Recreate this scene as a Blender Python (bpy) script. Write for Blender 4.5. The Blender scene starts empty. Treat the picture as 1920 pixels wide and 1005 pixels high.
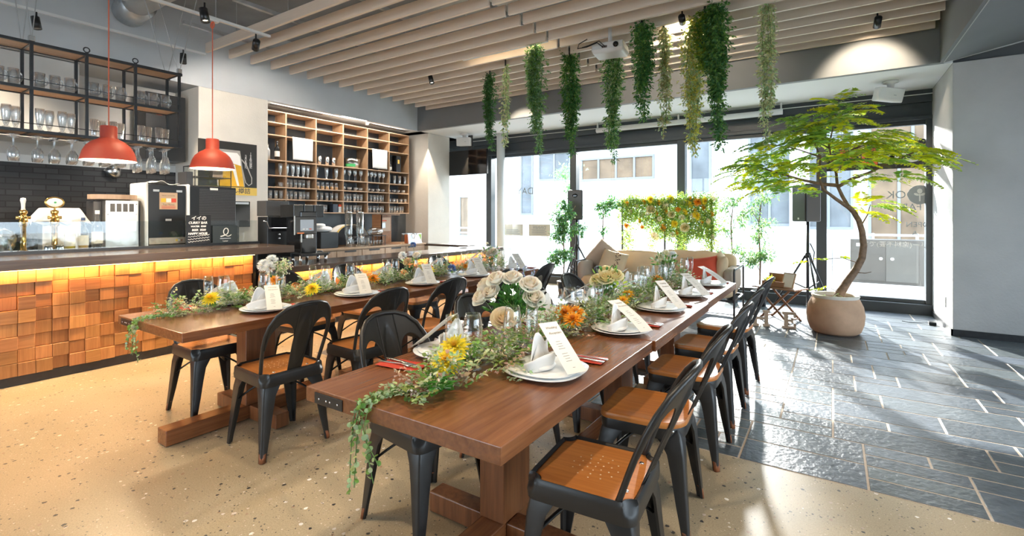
import bpy, bmesh, math, random
from mathutils import Vector, Matrix, Quaternion, noise
random.seed(7)
C = bpy.context.scene.collection
R = math.radians
PI = math.pi
rnd = random.random
def U(a, b): return a + (b - a) * random.random()

# ------------------------------------------------------------------ materials
def newmat(name):
    m = bpy.data.materials.new(name); m.use_nodes = True
    nt = m.node_tree; nt.nodes.clear()
    out = nt.nodes.new('ShaderNodeOutputMaterial')
    return m, nt, out
def L(nt, a, b): nt.links.new(a, b)
def node(nt, typ, **kw):
    n = nt.nodes.new(typ)
    for k, v in kw.items():
        if k in n.inputs: n.inputs[k].default_value = v
        else: setattr(n, k, v)
    return n
def ramp(nt, fac, stops):
    r = nt.nodes.new('ShaderNodeValToRGB')
    el = r.color_ramp.elements
    while len(el) < len(stops): el.new(0.5)
    for e, (p, c) in zip(el, stops): e.position = p; e.color = (*c, 1) if len(c) == 3 else c
    L(nt, fac, r.inputs[0]); return r.outputs[0]
def coords(nt, scale=(1, 1, 1), rot=(0, 0, 0), kind='Object'):
    tc = nt.nodes.new('ShaderNodeTexCoord'); mp = nt.nodes.new('ShaderNodeMapping')
    mp.inputs['Scale'].default_value = scale; mp.inputs['Rotation'].default_value = rot
    L(nt, tc.outputs[kind], mp.inputs[0]); return mp.outputs[0]
def bump(nt, h, strength, dist, bsdf):
    b = nt.nodes.new('ShaderNodeBump'); b.inputs['Strength'].default_value = strength; b.inputs['Distance'].default_value = dist
    L(nt, h, b.inputs['Height']); L(nt, b.outputs[0], bsdf.inputs['Normal'])
def mat(name, col, rough=.5, metal=0, var=0, vscale=8, bmp=0, bscale=60, emit=None, estr=0, coat=0, tint=False, trans=0):
    m, nt, out = newmat(name)
    b = node(nt, 'ShaderNodeBsdfPrincipled', Roughness=rough, Metallic=metal)
    b.inputs['Coat Weight'].default_value = coat
    b.inputs['Coat Roughness'].default_value = .15
    b.inputs['Base Color'].default_value = (*col, 1)
    src = None
    if var:
        n = node(nt, 'ShaderNodeTexNoise', Scale=vscale, Detail=4)
        L(nt, coords(nt), n.inputs['Vector'])
        lo = tuple(max(0, c * (1 - var)) for c in col); hi = tuple(min(1, c * (1 + var)) for c in col)
        src = ramp(nt, n.outputs['Fac'], [(.3, lo), (.7, hi)])
    if tint:
        at = nt.nodes.new('ShaderNodeAttribute'); at.attribute_name = 'Col'
        if src is None: src = at.outputs['Color']
        else:
            mx = nt.nodes.new('ShaderNodeMix'); mx.data_type = 'RGBA'; mx.blend_type = 'MULTIPLY'; mx.inputs[0].default_value = 1
            L(nt, src, mx.inputs[6]); L(nt, at.outputs['Color'], mx.inputs[7]); src = mx.outputs[2]
    if src is not None: L(nt, src, b.inputs['Base Color'])
    if bmp:
        n2 = node(nt, 'ShaderNodeTexNoise', Scale=bscale, Detail=5)
        L(nt, coords(nt), n2.inputs['Vector']); bump(nt, n2.outputs['Fac'], bmp, .01, b)
    if emit:
        b.inputs['Emission Color'].default_value = (*emit, 1); b.inputs['Emission Strength'].default_value = estr
    sh = b.outputs[0]
    if trans:
        t = nt.nodes.new('ShaderNodeBsdfTranslucent')
        if src is not None: L(nt, src, t.inputs[0])
        else: t.inputs[0].default_value = (*col, 1)
        mx = nt.nodes.new('ShaderNodeMixShader'); mx.inputs[0].default_value = trans
        L(nt, sh, mx.inputs[1]); L(nt, t.outputs[0], mx.inputs[2]); sh = mx.outputs[0]
    L(nt, sh, out.inputs[0]); return m
def wood(name, c1, c2, axis='Y', scale=1., rough=.4, coat=0, tint=False, bmp=.15):
    m, nt, out = newmat(name)
    b = node(nt, 'ShaderNodeBsdfPrincipled', Roughness=rough)
    b.inputs['Coat Weight'].default_value = coat; b.inputs['Coat Roughness'].default_value = .12
    s = {'X': (1.2, 22, 22), 'Y': (22, 1.2, 22), 'Z': (22, 22, 1.2)}[axis]
    v = coords(nt, tuple(q * scale for q in s))
    n = node(nt, 'ShaderNodeTexNoise', Scale=1.6, Detail=6, Roughness=.62, Distortion=.35)
    L(nt, v, n.inputs['Vector'])
    col = ramp(nt, n.outputs['Fac'], [(.28, c1), (.72, c2)])
    if tint:
        at = nt.nodes.new('ShaderNodeAttribute'); at.attribute_name = 'Col'
        mx = nt.nodes.new('ShaderNodeMix'); mx.data_type = 'RGBA'; mx.blend_type = 'MULTIPLY'; mx.inputs[0].default_value = 1
        L(nt, col, mx.inputs[6]); L(nt, at.outputs['Color'], mx.inputs[7]); col = mx.outputs[2]
    L(nt, col, b.inputs['Base Color'])
    bump(nt, n.outputs['Fac'], bmp, .004, b)
    L(nt, b.outputs[0], out.inputs[0]); return m
def glassmat(name, tint=(.96, .98, .98), lo=.06, hi=.75, blend=.35, gcol=(1, 1, 1), rough=.02, painted_glint=0):
    m, nt, out = newmat(name)
    t = node(nt, 'ShaderNodeBsdfTransparent'); t.inputs[0].default_value = (*tint, 1)
    g = node(nt, 'ShaderNodeBsdfGlossy', Roughness=rough); g.inputs[0].default_value = (*gcol, 1)
    lw = node(nt, 'ShaderNodeLayerWeight', Blend=blend)
    mr = nt.nodes.new('ShaderNodeMapRange'); mr.inputs[3].default_value = lo; mr.inputs[4].default_value = hi
    L(nt, lw.outputs['Facing'], mr.inputs[0])
    mx = nt.nodes.new('ShaderNodeMixShader')
    L(nt, mr.outputs[0], mx.inputs[0]); L(nt, t.outputs[0], mx.inputs[1]); L(nt, g.outputs[0], mx.inputs[2])
    sh = mx.outputs[0]
    if painted_glint:  # pale diffuse share mixed in, window reflections painted into the glass colour
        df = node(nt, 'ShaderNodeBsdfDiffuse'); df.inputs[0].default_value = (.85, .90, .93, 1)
        m2 = nt.nodes.new('ShaderNodeMixShader'); m2.inputs[0].default_value = painted_glint; L(nt, sh, m2.inputs[1]); L(nt, df.outputs[0], m2.inputs[2]); sh = m2.outputs[0]
    L(nt, sh, out.inputs[0]); return m
def emis(name, col, s):
    m, nt, out = newmat(name)
    e = node(nt, 'ShaderNodeEmission', Strength=s); e.inputs[0].default_value = (*col, 1)
    L(nt, e.outputs[0], out.inputs[0]); return m
def leafmat(name, trans=.35, rough=.45):
    m = mat(name, (1, 1, 1), rough, tint=True, trans=trans); return m
def terrazzo():
    m, nt, out = newmat('terrazzo')
    b = node(nt, 'ShaderNodeBsdfPrincipled', Roughness=.32)
    v = coords(nt)
    n = node(nt, 'ShaderNodeTexNoise', Scale=1.3, Detail=5); L(nt, v, n.inputs['Vector'])
    base = ramp(nt, n.outputs['Fac'], [(.3, (.37, .295, .190)), (.7, (.49, .395, .265))])
    nf = node(nt, 'ShaderNodeTexNoise', Scale=160, Detail=2); L(nt, v, nf.inputs['Vector'])
    fine = ramp(nt, nf.outputs['Fac'], [(.35, (.72, .70, .68)), (.6, (1, 1, 1))])
    mx = nt.nodes.new('ShaderNodeMix'); mx.data_type = 'RGBA'; mx.blend_type = 'MULTIPLY'; mx.inputs[0].default_value = .7
    L(nt, base, mx.inputs[6]); L(nt, fine, mx.inputs[7]); cur = mx.outputs[2]
    patch = node(nt, 'ShaderNodeTexNoise', Scale=.9, Detail=2); L(nt, v, patch.inputs['Vector'])
    for sc, thr, chipramp, dens in ((34, .017, [(.0, (.03, .03, .035)), (.45, (.10, .09, .08)), (.55, (.80, .74, .64)), (.8, (.30, .17, .10)), (1., (.88, .84, .78))], .60),
                                    (85, .0062, [(.0, (.05, .05, .05)), (.5, (.22, .19, .16)), (.7, (.85, .8, .72)), (1., (.4, .25, .15))], .72)):
        vo = node(nt, 'ShaderNodeTexVoronoi', Scale=sc, Randomness=1.); L(nt, v, vo.inputs['Vector'])
        wn = node(nt, 'ShaderNodeTexNoise', Scale=sc * 2.3, Detail=1); L(nt, v, wn.inputs['Vector'])
        # distance in cell units
        add = nt.nodes.new('ShaderNodeMath'); add.operation = 'MULTIPLY_ADD'; add.inputs[1].default_value = .35; L(nt, wn.outputs['Fac'], add.inputs[0]); L(nt, vo.outputs['Distance'], add.inputs[2])
        sep = nt.nodes.new('ShaderNodeSeparateColor'); L(nt, vo.outputs['Color'], sep.inputs[0])
        size = nt.nodes.new('ShaderNodeMath'); size.operation = 'MULTIPLY_ADD'; size.inputs[1].default_value = .30; size.inputs[2].default_value = .22; L(nt, sep.outputs[0], size.inputs[0])
        lt = nt.nodes.new('ShaderNodeMath'); lt.operation = 'LESS_THAN'; L(nt, add.outputs[0], lt.inputs[0]); L(nt, size.outputs[0], lt.inputs[1])
        pr = nt.nodes.new('ShaderNodeMath'); pr.operation = 'MULTIPLY_ADD'; pr.inputs[1].default_value = -1.1; pr.inputs[2].default_value = 1.20 if sc < 40 else 1.08; L(nt, patch.outputs['Fac'], pr.inputs[0])
        gt = nt.nodes.new('ShaderNodeMath'); gt.operation = 'GREATER_THAN'; L(nt, sep.outputs[1], gt.inputs[0]); L(nt, pr.outputs[0], gt.inputs[1])
        mk = nt.nodes.new('ShaderNodeMath'); mk.operation = 'MULTIPLY'; L(nt, lt.outputs[0], mk.inputs[0]); L(nt, gt.outputs[0], mk.inputs[1])
        cc = ramp(nt, sep.outputs[2], chipramp)
        m2 = nt.nodes.new('ShaderNodeMix'); m2.data_type = 'RGBA'
        L(nt, mk.outputs[0], m2.inputs[0]); L(nt, cur, m2.inputs[6]); L(nt, cc, m2.inputs[7]); cur = m2.outputs[2]
    L(nt, cur, b.inputs['Base Color'])
    L(nt, b.outputs[0], out.inputs[0]); return m
def brickmat():
    m, nt, out = newmat('black_brick')
    b = node(nt, 'ShaderNodeBsdfPrincipled', Roughness=.55)
    v0 = coords(nt); sx = nt.nodes.new('ShaderNodeSeparateXYZ'); L(nt, v0, sx.inputs[0]); cb = nt.nodes.new('ShaderNodeCombineXYZ'); L(nt, sx.outputs[1], cb.inputs[0]); L(nt, sx.outputs[2], cb.inputs[1]); v = cb.outputs[0]
    br = node(nt, 'ShaderNodeTexBrick', Scale=1.0); br.inputs['Brick Width'].default_value = .22; br.inputs['Row Height'].default_value = .065
    br.inputs['Mortar Size'].default_value = .006
    br.inputs['Color1'].default_value = (.020, .022, .026, 1); br.inputs['Color2'].default_value = (.045, .047, .052, 1); br.inputs['Mortar'].default_value = (.008, .008, .01, 1)
    L(nt, v, br.inputs['Vector']); L(nt, br.outputs['Color'], b.inputs['Base Color'])
    bump(nt, br.outputs['Fac'], -.5, .01, b)
    L(nt, b.outputs[0], out.inputs[0]); return m

MT = {}
MT['plaster'] = mat('plaster', (.46, .455, .45), .8, var=.06, vscale=3, bmp=.35, bscale=45)
MT['plaster_warm'] = mat('plaster_warm', (.70, .66, .60), .8, var=.05, vscale=3, bmp=.2, bscale=45)
MT['soffit'] = mat('soffit_paint', (.54, .57, .60), .75, var=.05, vscale=2)
MT['beam'] = mat('beam_paint', (.20, .21, .22), .7, var=.05, vscale=2)
MT['bayceil'] = mat('bay_ceiling', (.68, .70, .71), .7)
MT['ceil'] = mat('slab', (.24, .26, .28), .8, var=.12, vscale=3, bmp=.3, bscale=20)
MT['terrazzo'] = terrazzo()
MT['slate'] = mat('slate', (.9, .9, .9), .36, var=.22, vscale=14, bmp=.55, bscale=28, tint=True)
MT['grout'] = mat('grout', (.50, .40, .31), .8, var=.1, vscale=30)
MT['brick'] = brickmat()
MT['grey_wall'] = mat('kitchen_wall', (.55, .53, .50), .35, var=.08, vscale=2)
MT['white_tile'] = mat('white_tile', (.8, .8, .78), .25)
MT['black'] = mat('black_metal', (.018, .019, .022), .38, var=.3, vscale=20)
MT['chair'] = mat('chair_metal', (.019, .0182, .0178), .36, metal=.0, coat=.0)
MT['chair'].node_tree.nodes['Principled BSDF'].inputs['Specular IOR Level'].default_value = .42
MT['copper'] = mat('worn_copper', (.24, .085, .035), .45, var=.4, vscale=60)
MT['frame'] = mat('window_frame', (.045, .055, .065), .4)
MT['slat'] = wood('pale_slat', (.73, .62, .52), (.82, .72, .62), 'X', .6, .5)
MT['walnut'] = wood('walnut_top', (.135, .046, .016), (.255, .095, .034), 'Y', 1.5, .27, .08, bmp=.05)
MT['walnut_leg'] = wood('walnut_leg', (.13, .044, .015), (.27, .10, .036), 'Z', 1.3, .38)
MT['seatwood'] = wood('seat_wood', (.40, .125, .026), (.60, .235, .060), 'Y', 1.6, .33, .1)
MT['bartop'] = wood('bar_top', (.050, .034, .028), (.105, .075, .060), 'Y', .8, .22, .2)
MT['block'] = wood('bar_block', (.34, .140, .045), (.54, .25, .088), 'Z', 1.4, .42, tint=True)
MT['blockh'] = wood('bar_block_cross', (.34, .140, .045), (.54, .25, .088), 'Y', 1.4, .42, tint=True)
MT['shelfwood'] = wood('shelf_oak', (.42, .27, .165), (.56, .39, .26), 'Y', .8, .45)
MT['shelfside'] = wood('shelf_oak_side', (.30, .18, .10), (.42, .27, .16), 'Z', .8, .45)
MT['oak'] = wood('cabinet_oak', (.40, .27, .18), (.52, .37, .26), 'Z', .8, .45)
MT['stoolwood'] = wood('stool_wood', (.22, .105, .05), (.36, .19, .10), 'X', 1., .4)
MT['glass'] = glassmat('clear_glass', (.975, .985, .985), .03, .55, .30)
MT['pane'] = glassmat('window_glass', (.97, .985, .985), .02, .30, .30, rough=.0)
MT['screen'] = glassmat('screen_glass', (.90, .93, .93), .05, .35, .3)
MT['plastic'] = glassmat('clear_plastic', (.86, .88, .88), .18, .7, .4, rough=.15)
MT['glass_shelf'] = glassmat('shelf_glass', (.95, .97, .98), .15, .85, .35, rough=.05, painted_glint=.13)
MT['water'] = glassmat('tinted_glass', (.75, .60, .30), .1, .6, .4)
MT['white'] = mat('white_ceramic', (.80, .80, .79), .22)
MT['cloth'] = mat('white_cloth', (.80, .79, .77), .8, bmp=.25, bscale=25)
MT['paper'] = mat('paper', (.84, .80, .73), .7)
MT['ink2'] = mat('faint_ink', (.30, .25, .21), .7)
MT['ink'] = mat('ink', (.12, .10, .09), .7)
MT['red'] = mat('red_napkin', (.52, .045, .022), .75, bmp=.3, bscale=80)
MT['steel'] = mat('steel', (.62, .62, .62), .25, metal=1)
MT['brushed'] = mat('brushed_steel', (.55, .54, .52), .38, metal=1, var=.1, vscale=5)
MT['gold'] = mat('brass', (.85, .55, .18), .18, metal=1)
MT['whitepl'] = mat('white_plastic', (.72, .73, .73), .4)
MT['blackpl'] = mat('black_plastic', (.012, .013, .015), .3)
MT['blackgl'] = mat('black_gloss', (.008, .009, .011), .08)
MT['darkgrey'] = mat('dark_grey', (.05, .05, .053), .4)
MT['lamp'] = mat('coral_lamp', (.44, .060, .036), .55)
MT['lampin'] = mat('lamp_inside', (.85, .80, .72), .6)
MT['cordred'] = mat('coral_cord', (.62, .14, .07), .7)
MT['glow'] = emis('bulb_glow', (1, .80, .55), 14)
MT['led'] = emis('led_strip', (1, .58, .20), 4)
MT['leaf'] = leafmat('leaf', .42)
MT['petal'] = mat('petal', (1, 1, 1), .6, tint=True, trans=.3)
MT['stem'] = mat('stem', (.10, .19, .05), .6)
MT['bark'] = mat('bark', (.20, .125, .08), .8, var=.35, vscale=25, bmp=.6, bscale=40)
MT['pot'] = mat('terracotta', (.58, .36, .23), .75, var=.16, vscale=5, bmp=.2, bscale=30)
MT['soil'] = mat('soil', (.07, .05, .035), .95, bmp=1, bscale=60)
MT['potwhite'] = mat('pot_lip', (.72, .66, .58), .7, var=.1)
MT['sofa'] = mat('sofa_fabric', (.66, .50, .32), .9, var=.06, vscale=6, bmp=.35, bscale=14)
MT['sofagrey'] = mat('cushion_taupe', (.42, .34, .27), .9, bmp=.35, bscale=14)
MT['redfab'] = mat('coral_fabric', (.66, .09, .045), .85, bmp=.2, bscale=120)
MT['galv'] = mat('galvanised', (.50, .52, .54), .4, metal=.7, var=.15, vscale=6)
MT['asphalt'] = mat('asphalt', (.42, .42, .42), .9, var=.08, vscale=3)
MT['paving'] = mat('paving', (.55, .53, .50), .85, var=.08, vscale=3)
MT['facade'] = mat('facade', (.66, .66, .65), .8, var=.04)
MT['facade2'] = mat('facade_panel', (.20, .22, .25), .7)
MT['winback'] = mat('shop_interior', (.16, .11, .07), .8, var=.4, vscale=1.2)
MT['winback2'] = mat('office_blind', (.13, .145, .16), .8, var=.3, vscale=1.0)
MT['utility'] = mat('utility_box', (.085, .078, .07), .6, var=.06)
MT['utility2'] = mat('utility_panel', (.11, .105, .095), .55, var=.12, vscale=3)

# ------------------------------------------------------------------ mesh building
class M:
    def __init__(s): s.v = []; s.f = []; s.c = []; s.cur = (1, 1, 1); s.m = []; s.mi = 0
    def add(s, vs, fs):
        b = len(s.v); s.v += [tuple(p) for p in vs]; s.f += [tuple(b + i for i in f) for f in fs]; s.c += [s.cur] * len(vs); s.m += [s.mi] * len(fs); return s
    def box(s, x0, y0, z0, x1, y1, z1):
        return s.add([(x0, y0, z0), (x1, y0, z0), (x1, y1, z0), (x0, y1, z0), (x0, y0, z1), (x1, y0, z1), (x1, y1, z1), (x0, y1, z1)],
                     [(0, 3, 2, 1), (4, 5, 6, 7), (0, 1, 5, 4), (1, 2, 6, 5), (2, 3, 7, 6), (3, 0, 4, 7)])
    def bx(s, c, d, rot=None):
        x, y, z = (q / 2 for q in d)
        pts = [Vector(p) for p in [(-x, -y, -z), (x, -y, -z), (x, y, -z), (-x, y, -z), (-x, -y, z), (x, -y, z), (x, y, z), (-x, y, z)]]
        if rot is not None: pts = [rot @ p for p in pts]
        return s.add([p + Vector(c) for p in pts], [(0, 3, 2, 1), (4, 5, 6, 7), (0, 1, 5, 4), (1, 2, 6, 5), (2, 3, 7, 6), (3, 0, 4, 7)])
    def loft(s, rings, cap=True, closed=True):
        n = len(rings[0]); vs = [p for r in rings for p in r]; fs = []
        for i in range(len(rings) - 1):
            for j in range(n if closed else n - 1):
                k = (j + 1) % n; fs.append((i * n + j, i * n + k, (i + 1) * n + k, (i + 1) * n + j))
        if cap and closed: fs.append(tuple(range(n - 1, -1, -1))); fs.append(tuple((len(rings) - 1) * n + i for i in range(n)))
        return s.add(vs, fs)
    def lathe(s, prof, c=(0, 0, 0), n=20, cap=False):
        c = Vector(c); rings = []
        for r, z in prof:
            rings.append([(c.x + r * math.cos(2 * PI * j / n), c.y + r * math.sin(2 * PI * j / n), c.z + z) for j in range(n)])
        return s.loft(rings, cap)
    def tube(s, pts, r, n=8, cap=True, flat=None):
        pts = [Vector(p) for p in pts]; rings = []; up = None
        for i, p in enumerate(pts):
            d = (pts[min(i + 1, len(pts) - 1)] - pts[max(i - 1, 0)])
            if d.length < 1e-9: d = Vector((0, 0, 1))
            d.normalize()
            if up is None:
                a = Vector((0, 0, 1)) if abs(d.z) < .9 else Vector((1, 0, 0))
                up = (a - d * a.dot(d)).normalized()
            else:
                up = (up - d * up.dot(d)).normalized()
            sd = d.cross(up); rr = r[i] if isinstance(r, (list, tuple)) else r
            f = flat or 1
            rings.append([p + (up * math.cos(2 * PI * j / n) + sd * f * math.sin(2 * PI * j / n)) * rr for j in range(n)])
        return s.loft(rings, cap)
    def cyl(s, a, b, r, n=12, r2=None): return s.tube([a, b], [r, r if r2 is None else r2], n)
    def ell(s, c, rad, n=12, m=8, rot=None, jit=0):
        c = Vector(c); rings = []
        for i in range(m + 1):
            t = PI * i / m; rg = []
            for j in range(n):
                p = Vector((rad[0] * math.sin(t) * math.cos(2 * PI * j / n), rad[1] * math.sin(t) * math.sin(2 * PI * j / n), -rad[2] * math.cos(t)))
                if i in (0, m): p = Vector((0.0001 * math.cos(2 * PI * j / n), 0.0001 * math.sin(2 * PI * j / n), p.z))
                if jit: p *= 1 + jit * noise.noise(p * 14 + c * 3)
                if rot is not None: p = rot @ p
                rg.append(p + c)
            rings.append(rg)
        return s.loft(rings, True)
    def sell(s, c, rad, e=.5, n=20, m=12, rot=None):   # superellipsoid: cushion shape
        c = Vector(c); rings = []
        f = lambda t, p: math.copysign(abs(t) ** p, t)
        for i in range(m + 1):
            t = -PI / 2 + PI * i / m; rg = []
            for j in range(n):
                a = 2 * PI * j / n
                k = max(1e-4, f(math.cos(t), e))
                p = Vector((rad[0] * k * f(math.cos(a), e), rad[1] * k * f(math.sin(a), e), rad[2] * f(math.sin(t), e)))
                if rot is not None: p = rot @ p
                rg.append(p + c)
            rings.append(rg)
        return s.loft(rings, True)
    def leaf(s, p, d, nrm, l, w, col=None, simple=False):
        if col: s.cur = col
        p = Vector(p); d = Vector(d).normalized(); nrm = Vector(nrm)
        sd = d.cross(nrm)
        if sd.length < 1e-4: sd = d.orthogonal()
        sd.normalize(); up = sd.cross(d)
        if simple:
            return s.add([p, p + d * l * .5 + sd * w * .5 + up * l * .05, p + d * l, p + d * l * .5 - sd * w * .5 + up * l * .05], [(0, 1, 2, 3)])
        return s.add([p, p + d * l * .35 + sd * w * .5 + up * w * .12, p + d * l * .75 + sd * w * .34 + up * w * .08, p + d * l - up * l * .08,
                      p + d * l * .75 - sd * w * .34 + up * w * .08, p + d * l * .35 - sd * w * .5 + up * w * .12, p + d * l * .55],
                     [(0, 1, 6), (1, 2, 6), (2, 3, 6), (3, 4, 6), (4, 5, 6), (5, 0, 6)])
    def disc(s, p, nrm, r, col=None):
        if col: s.cur = col
        n = Vector(nrm).normalized(); a = n.orthogonal().normalized(); b = n.cross(a); p = Vector(p)
        return s.add([p + (a * math.cos(PI * k / 4) + b * math.sin(PI * k / 4)) * r for k in range(8)] + [p + n * r * .22], [(k, (k + 1) % 8, 8) for k in range(8)])
    def mesh(s, name, smooth=False):
        me = bpy.data.meshes.new(name); me.from_pydata(s.v, [], s.f)
        if any(c != (1, 1, 1) for c in s.c):
            a = me.color_attributes.new('Col', 'FLOAT_COLOR', 'POINT')
            flat = []
            for c in s.c: flat += [c[0], c[1], c[2], 1]
            a.data.foreach_set('color', flat)
        if any(s.m): me.polygons.foreach_set('material_index', s.m)
        if smooth: me.polygons.foreach_set('use_smooth', [True] * len(me.polygons))
        me.update(); return me
    def build(s, name, m, parent=None, smooth=False, bevel=0, loc=None, fix=True, seg=2):
        me = s.mesh(name, smooth)
        for q in (m if isinstance(m, (list, tuple)) else [m]): me.materials.append(MT[q] if isinstance(q, str) else q)
        if fix:
            bm = bmesh.new(); bm.from_mesh(me); bmesh.ops.recalc_face_normals(bm, faces=bm.faces); bm.to_mesh(me); bm.free()
        o = bpy.data.objects.new(name, me); C.objects.link(o)
        if parent: o.parent = parent
        if loc: o.location = loc
        if bevel:
            b = o.modifiers.new('bevel', 'BEVEL'); b.width = bevel; b.segments = seg; b.limit_method = 'ANGLE'; b.angle_limit = R(40)
        return o
def obj(name, me, parent=None, loc=None):
    o = bpy.data.objects.new(name, me); C.objects.link(o)
    if parent: o.parent = parent
    if loc: o.location = loc
    return o
def smooth_by_angle(o, ang=40):
    me = o.data
    me.polygons.foreach_set('use_smooth', [True] * len(me.polygons))
    bm = bmesh.new(); bm.from_mesh(me)
    for e in bm.edges:
        if len(e.link_faces) == 2 and e.calc_face_angle(0) > R(ang): e.smooth = False
    bm.to_mesh(me); bm.free(); return o
def thing(name, label, cat, loc=(0, 0, 0), rot=0, group=None):
    o = bpy.data.objects.new(name, None); C.objects.link(o); o.empty_display_size = .05
    o.location = loc; o.rotation_euler = (0, 0, rot) if not isinstance(rot, (tuple, list)) else rot
    o['label'] = label; o['category'] = cat
    if group: o['group'] = group
    return o
def tag(o, label, cat, group=None, kind=None):
    o['label'] = label; o['category'] = cat
    if group: o['group'] = group
    if kind: o['kind'] = kind
    return o
def st(o): o['kind'] = 'structure'; return o
def dup(o, loc=None, rot=None, label=None, parent=None):
    c = o.copy(); C.objects.link(c)
    if parent: c.parent = parent
    if loc is not None: c.location = loc
    if rot is not None: c.rotation_euler = (0, 0, rot) if not isinstance(rot, (tuple, list)) else rot
    if label: c['label'] = label
    for ch in list(o.children): dup(ch, parent=c)
    return c
def text(name, s, size, mat_, parent=None, loc=(0, 0, 0), rot=(0, 0, 0), ext=.0006, align='CENTER', shear=0, spacing=1, bold=0):
    cu = bpy.data.curves.new(name, 'FONT'); cu.body = s; cu.size = size; cu.extrude = ext; cu.align_x = align; cu.align_y = 'CENTER'
    cu.shear = shear; cu.space_line = spacing; cu.offset = bold; cu.resolution_u = 3
    t = bpy.data.objects.new(name, cu); C.objects.link(t)
    dg = bpy.context.evaluated_depsgraph_get(); dg.update()
    me = bpy.data.meshes.new_from_object(t.evaluated_get(dg)); bpy.data.objects.remove(t); me.name = name
    me.materials.clear(); me.materials.append(MT[mat_])
    o = bpy.data.objects.new(name, me); C.objects.link(o); o.location = loc; o.rotation_euler = rot
    if parent: o.parent = parent
    return o
FX = (R(90), 0, R(90))        # lettering that faces +x
FY = (R(90), 0, 0)            # lettering that faces -y
FYO = (R(90), 0, R(180))      # lettering that faces +y (read from the street)
ORD = ['nearest', 'second', 'third', 'fourth', 'fifth', 'sixth', 'seventh', 'eighth', 'ninth', 'tenth', 'eleventh', 'twelfth', 'thirteenth', 'fourteenth', 'fifteenth', 'sixteenth']
def nth(i): return ['first'] [0] if i == 0 else ORD[i]
# ------------------------------------------------------------------ the setting
CEIL = 4.0
st(M().box(-7.8, -4.0, -.2, 4.7, 8.72, 0).build('floor', 'terrazzo'))
def slate():
    g = M(); x0, y0, x1, y1, z = -4.2, 2.92, 4.5, 8.5, .003
    g.box(x0, y0, -.02, x1, y1, z - .002); g.m = [0] * 6
    u = .145; nx, ny = int((x1 - x0) / u), int((y1 - y0) / u) + 1
    used = set(); g.mi = 1; gap = .0055
    rs = random.Random(3)
    for j in range(ny):
        for i in range(nx):
            if (i, j) in used: continue
            opts = [(4, 2), (3, 2), (3, 1), (2, 1), (4, 1), (3, 2), (2, 1), (4, 2), (5, 2), (2, 2)]; rs.shuffle(opts); opts.append((1, 1))
            for w, h in opts:
                if i + w > nx and i + w - nx < w: w = nx - i
                if j + h > ny: h = ny - j
                cells = [(i + a, j + b) for a in range(w) for b in range(h)]
                if all(c not in used for c in cells) and not (w == 1 and opts[-1] != (1, 1)): break
            used.update(cells)
            a, b, c, d = x0 + i * u + gap, y0 + j * u + gap, x0 + (i + w) * u - gap, min(y1, y0 + (j + h) * u) - gap
            t = rs.uniform(.75, 1.25); g.cur = (.098 * t, .118 * t, .135 * t * rs.uniform(.95, 1.1))
            e = .002
            g.add([(a, b, z - .002), (c, b, z - .002), (c, d, z - .002), (a, d, z - .002), (a + e, b + e, z), (c - e, b + e, z), (c - e, d - e, z), (a + e, d - e, z)],
                  [(4, 5, 6, 7), (0, 1, 5, 4), (1, 2, 6, 5), (2, 3, 7, 6), (3, 0, 4, 7)])
    o = g.build('floor_slate', ['grout', 'slate']); return st(o)
slate()
st(M().box(-7.8, -4, CEIL, 4.7, 8.72, CEIL + .2).build('ceiling', 'ceil'))
st(M().box(-7.8, -4, 0, -7.6, 8.5, CEIL).build('wall_left', 'grey_wall'))
st(M().box(-7.6, -4, 0, -7.585, 3.09, 1.93).build('wall_left_brick', 'brick'))
st(M().box(-7.6, -4, 1.93, -7.588, 3.09, 2.02).build('trim_1', 'white_tile'))
st(M().box(-7.6, 4.03, 0, -7.57, 7.43, 3.03).build('wall_left_backsplash', mat('blue_grey_tile', (.075, .085, .095), .35, var=.3, vscale=3)))
st(M().box(-7.6, -4, 3.03, -6.93, 8.5, CEIL).build('ceiling_soffit_left', 'soffit'))
st(M().box(-7.6, 3.09, 0, -6.93, 4.03, 3.03).build('wall_pillar_left', 'plaster_warm', bevel=.006))
st(M().box(-7.6, 7.43, 0, -6.93, 8.1, 3.03).build('wall_pillar_corner', 'plaster_warm', bevel=.006))
st(M().box(-6.93, 7.12, 3.03, 1.0, 7.2, CEIL).build('ceiling_beam', 'beam'))
st(M().box(-7.6, 7.2, 3.03, 1.12, 8.72, CEIL).build('ceiling_bay', 'bayceil'))
# right bulkhead: upright face, underside that rises to the right, pale edge strip
st(M().box(1.0, -4, 3.03, 1.04, 7.2, CEIL).build('ceiling_bulkhead_side', 'beam'))
m = M(); m.add([(1.04, -4, 3.03), (4.5, -4, 3.72), (4.5, 7.15, 3.72), (1.04, 7.15, 3.03), (1.04, -4, 3.06), (4.5, -4, 3.75), (4.5, 7.15, 3.75), (1.04, 7.15, 3.06)],
                [(0, 3, 2, 1), (4, 5, 6, 7), (0, 1, 5, 4), (1, 2, 6, 5), (2, 3, 7, 6), (3, 0, 4, 7)])
st(m.build('ceiling_bulkhead', 'beam'))
m = M(); m.add([(1.0, 7.15, 3.03), (4.5, 7.15, 3.66), (4.5, 7.2, 3.66), (1.0, 7.2, 3.03), (1.0, 7.15, 3.03), (4.5, 7.15, 3.73), (4.5, 7.2, 3.73), (1.0, 7.2, 3.04)],
                [(0, 3, 2, 1), (4, 5, 6, 7), (0, 1, 5, 4), (1, 2, 6, 5), (2, 3, 7, 6), (3, 0, 4, 7)])
st(m.build('trim_2', 'bayceil'))
m = M(); m.add([(1.03, -4, 3.028), (1.06, -4, 3.034), (1.06, 7.14, 3.034), (1.03, 7.14, 3.028)], [(0, 1, 2, 3)])
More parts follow.
